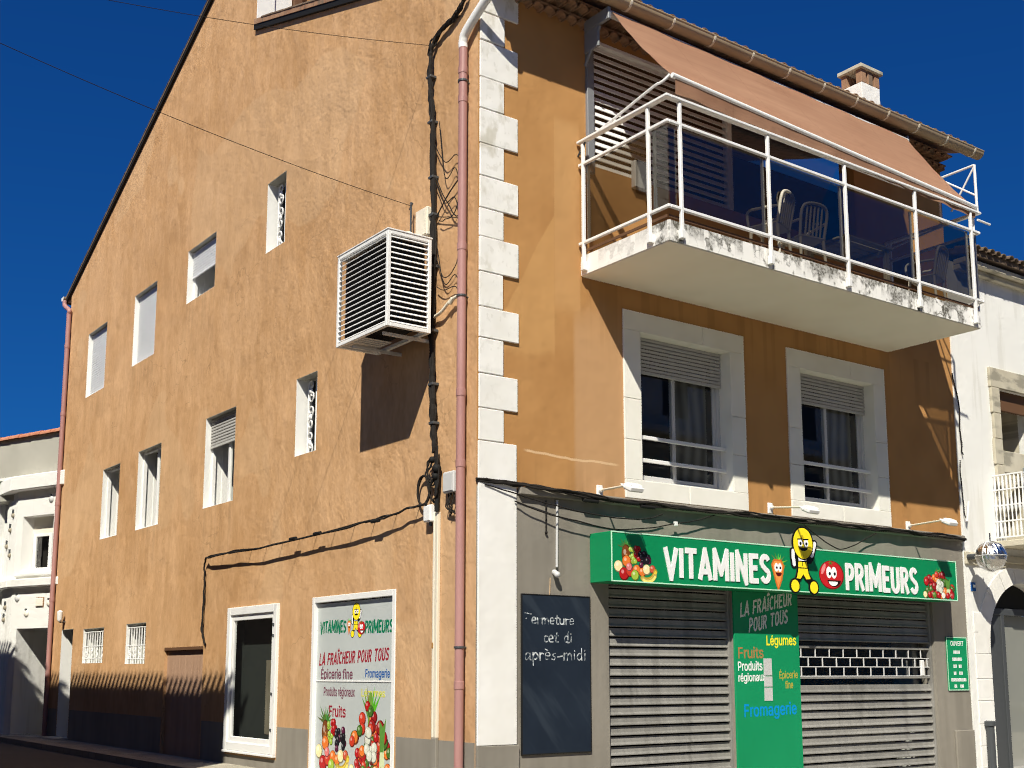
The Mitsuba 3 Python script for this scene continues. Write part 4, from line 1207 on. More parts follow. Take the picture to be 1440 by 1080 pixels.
def fruit_basket(w, h, seed=5):
    """pineapple, grapes, apples, bananas and citrus heaped up, in a box w x h"""
    g = np.random.default_rng(seed)
    L = []
    L += leafs(.27 * w, .70 * h, .30 * h, 9, (70, 120, 50), 1.1)
    L += fruit(.27 * w, .58 * h, .10 * w, (120, 66, 30), 1.6)
    for i in range(5):
        L += fruit((.22 + .03 * i) * w, (.45 + .05 * (i % 3)) * h, .035 * w, (170, 95, 40))
    for i in range(12):
        L += fruit((.42 + g.uniform(-.06, .06)) * w, (.55 + g.uniform(-.14, .14)) * h, .045 * w, LIM)
    for i in range(6):
        L += fruit((.52 + g.uniform(-.06, .06)) * w, (.62 + g.uniform(-.12, .12)) * h, .055 * w, RED)
    for i in range(16):
        L += fruit((.70 + g.uniform(-.12, .12)) * w, (.50 + g.uniform(-.13, .12)) * h, .052 * w, DRK if i % 4 else PUR)
    L += fruit(.28 * w, .42 * h, .10 * w, ORG)
    L += fruit(.10 * w, .30 * h, .10 * w, CRM)
    for x, y, r, c in ((.22, .14, .11, RED), (.35, .20, .09, (200, 60, 40)), (.33, .30, .07, PNK), (.50, .24, .09, ORG), (.46, .12, .09, LIM), (.62, .20, .08, ORG), (.72, .26, .09, CRM), (.85, .28, .07, (200, 90, 60)), (.60, .36, .05, PUR)):
        L += fruit(x * w, y * h, r * w, c)
    L += banana(.72 * w, .30 * h, .20 * w, 240, 345, .042 * w)
    L += banana(.74 * w, .26 * h, .19 * w, 235, 330, .036 * w, (250, 225, 120))
    return L


def veg_basket(w, h, seed=9):
    """tomatoes, peppers, cauliflower, leek heaped into a mound"""
    g = np.random.default_rng(seed)
    L = []
    L += leafs(.50 * w, .62 * h, .36 * h, 7, (90, 140, 50), .6, 4)
    L += [(Polygon([(.44 * w, .4 * h), (.47 * w, .9 * h), (.53 * w, .9 * h), (.57 * w, .4 * h)]), (110, 150, 60))]
    for i in range(64):
        a = math.radians(g.uniform(0, 180))
        q = g.uniform(.15, .98)
        c = [RED, (200, 60, 40), ORG, (150, 30, 30), (70, 110, 40)][int(g.integers(0, 5))]
        L += fruit(.5 * w + .46 * w * math.cos(a) * q, .08 * h + .72 * h * math.sin(a) * q, g.uniform(.05, .085) * w, c)
    for i in range(9):
        L += fruit(.52 * w + g.uniform(-.09, .09) * w, .34 * h + g.uniform(-.12, .16) * h, .065 * w, (214, 216, 200))
    L += [(Polygon([(.70 * w, .05 * h), (.74 * w, .5 * h), (.80 * w, .5 * h), (.82 * w, .05 * h)]), (205, 215, 170)), (Polygon([(.72 * w, .3 * h), (.70 * w, .62 * h), (.78 * w, .55 * h), (.84 * w, .64 * h), (.80 * w, .3 * h)]), (90, 140, 60))]
    for i in range(7):
        L += fruit((.10 + .13 * i) * w, .09 * h, .06 * w, [CRM, RED, (90, 130, 50), RED, (235, 230, 215), RED, (180, 50, 50)][i])
    return L


def carrot(w, h):
    L = leafs(.5 * w, .66 * h, .36 * h, 9, (120, 175, 60), 1.5, 6)
    body = Polygon([(.20 * w, .62 * h), (.30 * w, .74 * h), (.62 * w, .74 * h), (.74 * w, .60 * h), (.62 * w, .25 * h), (.46 * w, 0), (.36 * w, .2 * h)]).buffer(.03 * w)
    L += [(body, (205, 110, 45)), (body.buffer(-.06 * w), (236, 150, 75))]
    for x in (.40, .56):
        L += [(affinity.scale(Point(x * w, .56 * h).buffer(.09 * w), 1, 1.5), (250, 250, 250)), (Point((x + .02) * w, .55 * h).buffer(.04 * w), (20, 20, 20))]
    L += [(Polygon(arc(.5 * w, .43 * h, .14 * w, .10 * h, 180, 360)), (90, 20, 20))]
    return L


def tomato(w, h):
    body = affinity.scale(Point(.5 * w, .48 * h).buffer(.5 * w, 16), 1, .92 * h / w)
    L = [(body, (120, 18, 22)), (affinity.translate(affinity.scale(body, .93, .94), -.01 * w, .01 * h), (196, 34, 38)), (affinity.rotate(affinity.scale(Point(.18 * w, .66 * h).buffer(.10 * w), .6, 1.6), -30), (235, 140, 140))]
    L += leafs(.48 * w, .86 * h, .20 * h, 6, (70, 120, 40), 2.2, 8)
    for x in (.40, .60):
        L += [(affinity.scale(Point(x * w, .56 * h).buffer(.11 * w), 1, 1.4), (250, 250, 250)), (Point((x + .03) * w, .52 * h).buffer(.045 * w), (15, 15, 15))]
    L += [(Polygon(arc(.60 * w, .36 * h, .28 * w, .26 * h, 190, 350, 14)), (40, 8, 10)), (Polygon(arc(.56 * w, .30 * h, .19 * w, .17 * h, 190, 350, 14)), (250, 250, 250))]
    return L


def lemon_man(w, h):
    """the shop's cut-out lemon figure: lemon head, white gloves, yellow suit and shoes"""
    K, Y, Wt = (14, 16, 14), (250, 226, 40), (240, 240, 244)
    head = affinity.scale(Point(.48 * w, .755 * h).buffer(.36 * w, 16), 1, 1.08).union(Polygon([(.38 * w, .96 * h), (.48 * w, 1.0 * h), (.58 * w, .96 * h)]))
    o = .028 * w
    S = []
    arm1 = LineString([(.30 * w, .56 * h), (.20 * w, .48 * h), (.12 * w, .42 * h)]).buffer(.055 * w)
    arm2 = LineString([(.58 * w, .53 * h), (.72 * w, .50 * h), (.82 * w, .58 * h)]).buffer(.055 * w)
    glove1 = LineString([(.10 * w, .62 * h), (.10 * w, .52 * h), (.13 * w, .42 * h)]).buffer(.06 * w)
    glove2 = LineString([(.80 * w, .58 * h), (.86 * w, .68 * h), (.92 * w, .76 * h)]).buffer(.065 * w).union(LineString([(.84 * w, .66 * h), (.76 * w, .70 * h)]).buffer(.04 * w))
    shirt = Polygon([(.28 * w, .58 * h), (.60 * w, .58 * h), (.58 * w, .44 * h), (.30 * w, .44 * h)])
    shorts = Polygon([(.28 * w, .46 * h), (.60 * w, .46 * h), (.64 * w, .30 * h), (.72 * w, .20 * h), (.56 * w, .19 * h), (.45 * w, .27 * h), (.34 * w, .19 * h), (.20 * w, .20 * h), (.26 * w, .30 * h)])
    leg = LineString([(.28 * w, .22 * h), (.20 * w, .14 * h)]).buffer(.06 * w).union(LineString([(.64 * w, .22 * h), (.76 * w, .14 * h)]).buffer(.06 * w))
    sh1 = affinity.rotate(affinity.scale(Point(.14 * w, .08 * h).buffer(.15 * w), 1.0, 1.0), 20)
    sh2 = affinity.rotate(affinity.scale(Point(.84 * w, .07 * h).buffer(.15 * w), 1.0, 1.0), -20)
    for shp, col in ((arm1, K), (arm2, K), (glove1, Wt), (glove2, Wt), (leg, K), (shirt, Wt), (shorts, Y), (sh1, Y), (sh2, Y), (head, Y)):
        S += [(shp.buffer(o), K), (shp, col)]
    S += [(LineString([(.27 * w, .365 * h), (.61 * w, .365 * h)]).buffer(.014 * w), K), (LineString([(.44 * w, .46 * h), (.44 * w, .40 * h)]).buffer(.012 * w), K)]
    S += [(affinity.scale(head, .18, .30).buffer(0), (214, 190, 20))]
    S[-1] = (affinity.translate(S[-1][0], -.02 * w, .06 * h), (200, 176, 24))
    for x in (.38, .60):
        S += [(affinity.scale(Point(x * w, .76 * h).buffer(.085 * w), 1, 1.25), Wt), (Point((x + .01) * w, .75 * h).buffer(.04 * w), K)]
        S += [(LineString([(x * w - .10 * w, .815 * h), (x * w + .08 * w, .825 * h)]).buffer(.016 * w), K)]
    S += [(Polygon(arc(.49 * w, .69 * h, .17 * w, .055 * h, 180, 360)), K)]
    return S


# ------------------------------------------------------------------ shop sign
sg = thing('shop_sign', 'long green box sign lettered in white over the rolling shutters', 'sign')
SX0, SX1, SZ0, SZ1, SY = 1.79, 9.19, 2.745, 3.385, -0.43
part(sg, 'box', bx(SX0, SX1, SY, -0.002, SZ0, SZ1, .006), 'sign_green')
e = .014
part(sg, 'trim', [bx(SX0 - .003, SX1 + .003, SY - .006, SY + .004, SZ0 - .003, SZ0 + e, .002), bx(SX0 - .003, SX1 + .003, SY - .006, SY + .004, SZ1 - e, SZ1 + .003, .002),
                  bx(SX0 - .003, SX0 + e, SY - .006, SY + .004, SZ0 + e, SZ1 - e, .002), bx(SX1 - e, SX1 + .003, SY - .006, SY + .004, SZ0 + e, SZ1 - e, .002)], 'sign_edge')
part(sg, 'lettering', moved(extr(caps('VITAMINES', .40, 2.06, .19, .12, seed=2, jitter=.012), .012), FRONT(2.685, SY - .001, 2.835)), 'white_print')
part(sg, 'lettering', moved(extr(caps('PRIMEURS', .40, 1.76, .19, .12, seed=3, jitter=.012), .012), FRONT(6.385, SY - .001, 2.815)), 'white_print')
printed(sg, 'fruit_picture', fruit_basket(.78, .58), FRONT(1.83, SY - .0008, 2.765))
printed(sg, 'carrot_picture', carrot(.46, .56), FRONT(4.69, SY - .0008, 2.762))
printed(sg, 'tomato_picture', tomato(.56, .46), FRONT(5.79, SY - .0008, 2.80))
printed(sg, 'vegetable_picture', veg_basket(.92, .50), FRONT(8.24, SY - .0008, 2.775))
fig = lemon_man(.58, .92)
outl = union_all([a.buffer(.008) for a, _ in fig])
part(sg, 'lemon_figure', moved(extr(outl, .012), FRONT(5.165, SY - .002, 2.755)), 'black')
printed(sg, 'lemon_print', fig, FRONT(5.165, SY - .0145, 2.755))

# green vertical panel between the shutters
pn = thing('advertising_board', 'tall green board between the two rolling shutters', 'sign')
PX0, PX1 = 4.405, 5.765
part(pn, 'board', bx(PX0, PX1, -.030, -.002, -.6, 2.742, .003), 'panel_green')
y_ = -.0305
cream_txt = 'white_matt'
part(pn, 'lettering', moved(extr(caps('LA FRAÎCHEUR', .20, 1.10, .16, .10, .10, seed=4), .002), affinity_m := np.array([[1, 0, 0, 0], [.19, 1, 0, 0], [0, 0, 1, 0], [0, 0, 0, 1.0]]), FRONT(4.53, y_, 2.37)), 'white_matt')
part(pn, 'lettering', moved(extr(caps('POUR TOUS', .20, .83, .16, .10, .10, seed=5), .002), affinity_m, FRONT(4.70, y_, 2.16)), 'white_matt')
mat('t_yellow', (0.85, 0.75, 0.03), .4); mat('t_brown', (0.36, 0.20, 0.07), .4); mat('t_blue', (0.0, 0.26, 0.62), .4); mat('t_ochre', (0.42, 0.36, 0.05), .4)
mat('t_red', (0.30, 0.02, 0.035), .4); mat('t_green', (0.0, 0.17, 0.08), .4); mat('t_dblue', (0.02, 0.10, 0.33), .4); mat('t_plum', (0.17, 0.06, 0.09), .4); mat('t_pale', (0.62, 0.60, 0.10), .4)
for txt, h, w, x, z, m_, b in (('Légumes', .135, .64, 5.06, 1.99, 't_yellow', True), ('Fruits', .15, .52, 4.47, 1.80, 't_brown', True), ('Produits', .125, .50, 4.46, 1.625, 'white_print', True), ('régionaux', .11, .56, 4.46, 1.475, 'white_print', True),
                            ('Épicerie', .10, .40, 5.31, 1.515, 't_ochre', True), ('fine', .10, .17, 5.43, 1.375, 't_ochre', True), ('Fromagerie', .17, 1.10, 4.56, .985, 't_blue', True)):
    part(pn, 'lettering', moved(script(txt, h, w, b, slope=.02), FRONT(x, y_, z)), m_)
for i, (z0, z1) in enumerate(((1.56, 1.80), (1.40, 1.545), (1.20, 1.385))):
    part(pn, 'notice', bx(4.985, 5.155, -.036, -.030, z0, z1, .001), 'aluminium')

# rolling shutters
for q, (a, b) in enumerate(SH):
    sk = key_for(B + '__shop_shutter')
    tag(sk, 'closed grey rolling shutter left of the green panel' if q == 0 else 'grey rolling shutter with a see-through grille band')
    pit = 0.128
    prof_ = [(.122, .126), (.122, .113), (.099, .109), (.092, .070), (.088, .044), (.066, .020), (.064, .009), (.072, .004), (.122, .001)]
    base = mikit.ply(prism([(p0, p1) for p0, p1 in prof_], 0, a + .006, b - .006), 'mat_shutter')
    g = np.random.default_rng(30 + q)
    for i in range(28):
        z = -.62 + i * pit
        if q == 1 and z + pit > 1.50 and z < 1.99:
            continue
        xm_ = (a + b) / 2
        scene[key_for(sk + '__slat')] = {**base, 'to_world': T().translate([xm_, g.uniform(-.003, .003), z]).rotate([0, 1, 0], g.uniform(-.07, .07)).rotate([0, 0, 1], g.uniform(-.06, .06)).translate([-xm_, 0, 0])}
    parts(sk, 'guide', [bx(a, a + .05, .05, .13, -.7, 2.95, .004), bx(b - .05, b, .05, .13, -.7, 2.95, .004)], 'shutter')
    part(sk, 'bottom_bar', bx(a + .05, b - .05, .07, .12, -.66, -.62, .003), 'steel_grey')
    if q == 1:
        zs = [1.985, 1.826, 1.684, 1.543]
        for z in zs:
            part(sk, 'grille_rod', seg([a + .05, .095, z], [b - .05, .095, z], .010, 6), 'aluminium')
        for z in (1.985,):
            part(sk, 'grille_rail', bx(a + .05, b - .05, .078, .112, 1.96, 2.0, .004), 'shutter')
        part(sk, 'grille_rail', bx(a + .05, b - .05, .078, .112, 1.505, 1.53, .004), 'shutter')
        for r_, (z1, z0) in enumerate(zip(zs[:-1], zs[1:])):
            for i in range(11):
                x = a + .18 + i * .325 + (.16 if r_ % 2 else 0)
                if x < b - .06:
                    part(sk, 'grille_rod', seg([x, .095, z0], [x, .095, z1], .011, 6), 'aluminium')
        part(sk, 'pane', quad('F', a, b, 1.4, 2.1, .22), 'glass')
        part(sk, 'lock', bx(b - .28, b - .20, .07, .11, 1.55, 1.80, .006), 'white')
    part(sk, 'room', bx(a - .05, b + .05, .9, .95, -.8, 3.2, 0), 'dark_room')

# chalkboard with handwriting
cb = thing('chalkboard', 'dark chalkboard with faint white handwriting on the grey wall', 'chalkboard')
CX0, CX1, CZ0, CZ1 = .675, 1.765, .615, 2.560
part(cb, 'board', bx(CX0, CX1, -.022, -.001, CZ0, CZ1, .003), 'chalkboard')
part(cb, 'frame', ring('F', CX0 - .008, CX1 + .008, CZ0 - .008, CZ1 + .008, -.028, -.0015, .014, .003), 'black')
HW = {  # handwriting: strokes in x-height units, width
    'F': (.8, [[(.05, 1.6), (.8, 1.5)], [(.15, .75), (.25, .8)]]), 'e': (.62, [[(.05, .5), (.5, .55), (.45, .9), (.2, .95), (.05, .5), (.15, .08), (.5, .1)]]),
    'r': (.5, [[(.08, .9), (.1, 0)], [(.1, .55), (.25, .85), (.48, .8)]]), 'm': (.95, [[(.06, .9), (.08, 0)], [(.08, .6), (.3, .9), (.42, .7), (.42, 0)], [(.42, .6), (.65, .9), (.8, .7), (.85, 0)]]),
    't': (.5, [[(.25, 1.4), (.22, .15), (.48, .05)], [(.02, .95), (.5, .98)]]), 'u': (.65, [[(.05, .9), (.08, .2), (.3, 0), (.52, .3), (.54, .9), (.56, 0)]]),
    'c': (.55, [[(.5, .85), (.25, .95), (.06, .5), (.2, .05), (.5, .12)]]), 'd': (.65, [[(.5, .8), (.2, .9), (.06, .4), (.25, 0), (.5, .3)], [(.52, 1.5), (.5, .1), (.62, 0)]]), 'i': (.3, [[(.12, .85), (.14, .05)], [(.13, 1.2), (.15, 1.28)]]),
    'a': (.65, [[(.5, .8), (.2, .9), (.05, .4), (.2, 0), (.48, .35), (.52, .85), (.52, .1), (.64, 0)]]), 'p': (.62, [[(.08, .9), (.12, -.7)], [(.1, .6), (.35, .92), (.55, .5), (.35, .05), (.12, .2)]]),
    'è': (.62, [[(.05, .5), (.5, .55), (.45, .9), (.2, .95), (.05, .5), (.15, .08), (.5, .1)], [(.1, 1.4), (.35, 1.2)]]), 's': (.5, [[(.45, .85), (.15, .8), (.2, .5), (.42, .3), (.3, .02), (.05, .1)]]), '-': (.6, [[(.08, .45), (.52, .48)]]), ' ': (.55, []),
}


def hand(text, x, z, h, w, seed):
    g = np.random.default_rng(seed)
    pos, out = 0.0, []
    tot = sum(HW[c][0] + .08 for c in text)
    for c in text:
        wd, st = HW[c]
        for s in st:
            p = np.array(s) + g.normal(0, .025, (len(s), 2))
            q = spline(np.c_[p, np.zeros(len(p))], 5)[:, :2] if len(p) > 2 else p
            out.append(LineString([((pos + a) * w / tot, b * h) for a, b in q]).buffer(.0062 + g.uniform(-.0015, .003), quad_segs=3))
        pos += wd + .08
    return moved(extr(union_all(out), .001), FRONT(x, -.0222, z))


part(cb, 'handwriting', hand('Fermeture', .715, 2.20, .080, .80, 1), 'chalk')
part(cb, 'handwriting', hand('cet di', 1.01, 1.975, .085, .47, 2), 'chalk')
part(cb, 'handwriting', hand('après-midi', .72, 1.755, .095, .99, 3), 'chalk')

# opening hours plate: the print is too small to read, short blocks as in the photograph
oh = thing('hours_sign', 'small green opening hours plate beside the right shutter', 'sign')
part(oh, 'plate', bx(9.42, 9.985, -.020, -.002, 1.31, 2.18, .003), 'panel_green')
part(oh, 'trim', ring('F', 9.418, 9.987, 1.308, 2.182, -.0225, -.0195, .014, .0), 'sign_edge')
part(oh, 'lettering', moved(script('OUVERT', .075, .36, True), FRONT(9.53, -.0203, 2.04)), 'white_print')
L_ = []
g = np.random.default_rng(77)
for z, x0, x1 in ((1.905, 9.60, 9.80), (1.79, 9.56, 9.84), (1.675, 9.58, 9.67), (1.675, 9.73, 9.83), (1.56, 9.58, 9.67), (1.56, 9.73, 9.83), (1.455, 9.50, 9.93), (1.35, 9.58, 9.67), (1.35, 9.74, 9.84)):
    x = x0
    while x < x1 - .02:
        w = g.uniform(.022, .034)
        L_.append(sbox(x, z, min(x + w, x1), z + .055))
        x += w + .010
k = part(oh, 'text_line', moved(extr(union_all(L_), .0012), FRONT(0, -.0203, 0)), 'white_print')
tag(k, kind='stuff')

# poster in the gable window
po = thing('poster', 'pale fruit and vegetable poster filling the white framed window', 'poster')
QY1, QY0 = 4.28 - .086, 1.87 + .086
part(po, 'sheet', [bx(.045, .050, QY0, QY1, .14, 1.468, 0), bx(.045, .050, QY0, QY1, 1.494, 2.60, 0)], 'poster')
px_ = .0445
SL = np.array([[1, 0, 0, 0], [.03, 1, 0, 0], [0, 0, 1, 0], [0, 0, 0, 1.0]])
part(po, 'lettering', moved(extr(caps('VITAMINES', .17, .80, .19, .09, .08, seed=6), .0015), GABLE(px_, 4.12, 2.165)), 't_green')
part(po, 'lettering', moved(extr(caps('PRIMEURS', .17, .76, .19, .09, .08, seed=7), .0015), GABLE(px_, 2.78, 2.135)), 't_green')
part(po, 'lettering', moved(extr(caps('LA FRAÎCHEUR POUR TOUS', .17, 2.0, .17, .10, .15, seed=8), .0015), SL, GABLE(px_, 4.12, 1.70)), 't_red')
for txt, h, w, yy, z, m_ in (('Épicerie fine', .13, .95, 4.05, 1.515, 't_plum'), ('Fromagerie', .11, .66, 2.74, 1.535, 't_dblue'), ('Produits régionaux', .12, .92, 3.95, 1.27, 't_plum'), ('Légumes', .10, .64, 2.84, 1.275, 't_pale'), ('Fruits', .15, .50, 3.78, .98, 't_red')):
    part(po, 'lettering', moved(script(txt, h, w, True), GABLE(px_, yy, z)), m_)
lm = lemon_man(.30, .46)
printed(po, 'lemon_print', carrot_l if False else [(affinity.translate(a, .02, .0), c) for a, c in lm], GABLE(px_, 3.19, 2.10))
printed(po, 'tomato_picture', tomato(.22, .20), GABLE(px_ - .002, 2.98, 2.12))
printed(po, 'carrot_picture', carrot(.18, .24), GABLE(px_ - .002, 3.31, 2.14))
printed(po, 'fruit_picture', fruit_basket(1.06, 1.02, 6), GABLE(px_, 4.16, .17))
printed(po, 'vegetable_picture', veg_basket(1.24, 1.30, 10), GABLE(px_ - .0018, 3.20, .16))

# ------------------------------------------------------------------ things on the balcony
def plastic_chair(x, y, rz, label):
    t_ = thing('plastic_chair', label, 'chair', 'white plastic chairs on the balcony')
    xf = T().translate([x, y, ZT]).rotate([0, 0, 1], rz)
    P = []
    for sx in (-.22, .22):
        P.append(('leg', tube([[sx, -.20, 0], [sx * .9, -.18, .43]], [.018, .026], 8)))
        P.append(('leg', tube([[sx, .22, 0], [sx * .9, .19, .43]], [.018, .026], 8)))
        P.append(('arm', tube(spline([[sx * 1.1, -.20, .43], [sx * 1.15, -.20, .64], [sx * 1.15, .0, .66], [sx * 1.02, .22, .66]], 5), .02, 8)))
    P.append(('seat', bx(-.23, .23, -.22, .22, .42, .45, .012)))
    P.append(('back_frame', tube(spline([[-.21, .20, .44], [-.22, .27, .78], [-.12, .30, .88], [.12, .30, .88], [.22, .27, .78], [.21, .20, .44]], 6), .022, 8)))
    for i in range(5):
        P.append(('back_slat', tube([[-.13 + i * .065, .21, .45], [-.13 + i * .065, .285, .86]], .014, 6)))
    for nm, m_ in P:
        part(t_, nm, m_, 'plastic_white', smooth=50, to_world=xf)


plastic_chair(3.85, -1.42, 200, 'white plastic chair behind the second balcony pane')
plastic_chair(4.60, -1.36, 170, 'white plastic chair nearer the wall behind the second balcony pane')
plastic_chair(7.45, -1.36, 195, 'white plastic chair behind the last balcony pane')
tb = thing('garden_table', 'weathered slatted table behind the third balcony pane', 'table')
for i in range(6):
    part(tb, 'slat', bx(5.45, 6.55, -1.45 + i * .14, -1.33 + i * .14, ZT + .70, ZT + .725, .004), 'wood_grey')
for x in (5.55, 6.45):
    for y in (-1.38, -.72):
        part(tb, 'leg', bx(x - .045, x + .045, y - .03, y + .03, ZT, ZT + .70, .006), 'wood_grey')
parts(tb, 'stretcher', [bx(5.5, 5.6, -1.35, -.75, ZT + .64, ZT + .69, .004), bx(6.4, 6.5, -1.35, -.75, ZT + .64, ZT + .69, .004)], 'wood_grey')

# ------------------------------------------------------------------ right-hand neighbour
nh = thing('neighbour_house', 'white house with arched doorway and iron balcony right of the ochre house', 'house')
NX0, NX1 = W + .004, W + 7.5
nw = sbox(NX0, -1, NX1, 8.82)
archx, archr, archz = 11.75, 1.08, 2.10
arch = sbox(archx - archr, -1.1, archx + archr, archz).union(affinity.scale(Point(archx, archz).buffer(archr, 24), 1, .98))
win = sbox(11.38, 3.92, 12.60, 6.66)
nw = nw.difference(arch).difference(win)
part(nh, 'wall', wall_F(nw, -.018, .35), 'white_wall')
part(nh, 'side_wall', bx(NX0, NX0 + .28, .352, 9, 0, 8.8), 'white_wall')
# stone surround of its window, stone by stone
for i, (x0, x1, z0, z1) in enumerate([(11.10, 12.88, 6.66, 7.02)] + [(11.12 + .03 * (j % 2), 11.375, 6.66 - .47 * (j + 1) + .004, 6.66 - .47 * j - .004) for j in range(5)] + [(12.605, 12.86, 6.66 - .47 * (j + 1) + .004, 6.66 - .47 * j - .004) for j in range(5)]):
    part(nh, 'surround_stone', bx(x0, x1, -.075, -.018, z0, z1, .008), 'old_stone')
part(nh, 'window_head', bx(11.38, 12.60, .05, .12, 6.30, 6.66, .004), 'brown_wood')
part(nh, 'window_parapet', bx(11.38, 12.60, .02, .14, 5.15, 5.55, .008), 'old_stone')
part(nh, 'window_room', [bx(11.0, 12.98, 1.4, 1.45, 3.6, 7.0, 0), bx(11.30, 11.378, .355, 1.4, 3.6, 7.0, 0), bx(12.602, 12.68, .355, 1.4, 3.6, 7.0, 0), bx(11.38, 12.6, .355, 1.4, 6.7, 6.8, 0), bx(11.38, 12.6, .355, 1.4, 3.6, 3.9, 0)], 'old_stone')
nbk = nh + '__balcony'
part(nh, 'balcony__slab', bx(11.02, 13.6, -.62, -.018, 3.76, 3.87, .01), 'old_stone')
bals = []
zr0, zr1 = 3.93, 5.03
pts_side = [(11.07, -.05 - .075 * i) for i in range(7)]
pts_front = [(11.07 + .082 * i, -.57) for i in range(30)]
for (x, y) in pts_side + pts_front:
    part(nh, 'balcony__baluster', tube([[x, y, zr0], [x, y, zr0 + .12], [x, y, zr0 + .3], [x, y, zr0 + .42], [x, y, zr0 + .5], [x, y, zr0 + .8], [x, y, zr0 + .95], [x, y, zr1]], [.012, .022, .012, .012, .026, .012, .022, .012], 6), 'white')
for z in (zr0, zr0 + .28, zr0 + .56, zr0 + .84, zr1):
    parts(nh, 'balcony__rail', [bx(11.055, 11.085, -.57, -.02, z - .012, z + .012, .002), bx(11.06, 13.5, -.585, -.555, z - .012, z + .012, .002)], 'white')
part(nh, 'balcony__cap', [bx(11.22, 13.5, -.74, -.50, zr1 + .02, zr1 + .10, .01)], 'steel_grey')
part(nh, 'string_course', [bx(NX0 + .15, NX1, -.10, -.018, 3.50, 3.62, .01), bx(NX0 + .15, NX1, -.05, -.018, 3.42, 3.50, .005)], 'old_stone')
# door jamb stones
g = np.random.default_rng(12)
zz = -.8
while zz < 2.6:
    h = g.uniform(.34, .46)
    part(nh, 'jamb_stone', bx(NX0 + .16, archx - archr - .001 if zz < 2.0 else archx - archr + .0, -.034, -.018, zz + .004, min(zz + h, 2.62) - .004, .006), 'quoin')
    zz += h
for i in range(9):
    a0, a1 = math.radians(180 - i * 20 - .5), math.radians(180 - (i + 1) * 20 + .5)
    pol = [(archx + r_ * math.cos(a), archz + r_ * math.sin(a) * .98) for r_, aa in ((archr + .002, np.linspace(a0, a1, 5)), (archr + .34, np.linspace(a1, a0, 5))) for a in aa]
    if min(p[0] for p in pol) > NX0 + .1:
        part(nh, 'arch_stone', wall_F(Polygon(pol), -.034, -.018), 'quoin')
part(nh, 'door__frame', [bx(archx - archr, archx - archr + .12, .20, .30, -.7, 2.72, .006), bx(archx - archr + .12, archx + archr, .20, .30, 2.60, 2.72, .006), bx(archx - .35, archx - .25, .20, .30, -.7, 2.6, .006)], 'dark_metal')
part(nh, 'door__leaf', bx(archx - archr + .12, archx - .35, .22, .28, -.7, 2.6, .004), 'dark_metal')
part(nh, 'door__pane', quad('F', archx - .25, archx + archr, .1, 2.6, .25), 'glass')
part(nh, 'door__transom', bx(archx - archr, archx + archr, .24, .28, 2.72, 3.2, 0), 'black')
part(nh, 'door__pale_sheet', quad('F', archx - .30, archx + archr, -.6, 2.6, .34), 'roller')  # pale sheet painting the beige reflection in the door glass
part(nh, 'hallway', bx(archx - 1.3, archx + 1.3, .8, .85, -.9, 3.4, 0), 'dark_room')
# eave and tiles of the neighbour
for i, (y, z) in enumerate(((-.14, 8.66), (-.26, 8.76))):
    part(nh, 'cornice', bx(NX0 + .2, NX1, y, -.018 if i == 0 else -.02, z, z + .095, .01), 'old_stone')
part(nh, 'roof', prism([(-.34, 8.90), (8.0, 11.0), (8.0, 11.1), (-.34, 9.0)], 0, NX0 + .25, NX1), 'dark_tile')
ntile_up, ntile_dn = mikit.ply(canal(0.08, 0.07, 0.46), 'mat_dark_tile'), mikit.ply(canal(0.075, 0.088, 0.46, up=False), 'mat_dark_tile')
for i in range(16):
    x = NX0 + .40 + i * .2
    scene[key_for(nh + '__roof__tile')] = {**ntile_up, 'to_world': T().translate([x, -.42 + g.uniform(-.02, .02), 8.99]).rotate([1, 0, 0], 15).rotate([0, 1, 0], g.uniform(-4, 4))}
    scene[key_for(nh + '__roof__tile')] = {**ntile_dn, 'to_world': T().translate([x + .1, -.38, 9.05]).rotate([1, 0, 0], 15)}

gp = thing('globe_lamp', 'silver faceted globe on a bracket above the arched doorway', 'lamp')
gx, gyy, gzz, grr = 10.10, -.50, 3.52, .25
gm_ = trimesh.creation.uv_sphere(grr, count=[17, 28])
gm_.vertices += np.random.default_rng(5).normal(0, .0035, gm_.vertices.shape)
part(gp, 'globe', moved(gm_, TR(gx, gyy, gzz)), 'mirror')
part(gp, 'ring', [tube([[gx + (grr + .004) * math.cos(t), gyy + (grr + .004) * math.sin(t), gzz] for t in np.linspace(0, 2 * np.pi, 25)], .008, 5, True), tube([[gx + (grr + .004) * math.cos(t), gyy, gzz + (grr + .004) * math.sin(t)] for t in np.linspace(0, 2 * np.pi, 25)], .008, 5, True)], 'aluminium')
part(gp, 'bracket', [seg([10.12, -.018, 3.54], [10.12, -.20, 3.54], .05), seg([10.12, -.20, 3.54], [gx, gyy + grr - .02, 3.53], .03), seg([gx, gyy, gzz + grr], [gx, gyy, gzz + grr + .14], .012)], 'dark_metal')
part(gp, 'wall_plate', bx(10.06, 10.32, -.06, -.018, 3.42, 3.64, .01), 'old_stone')

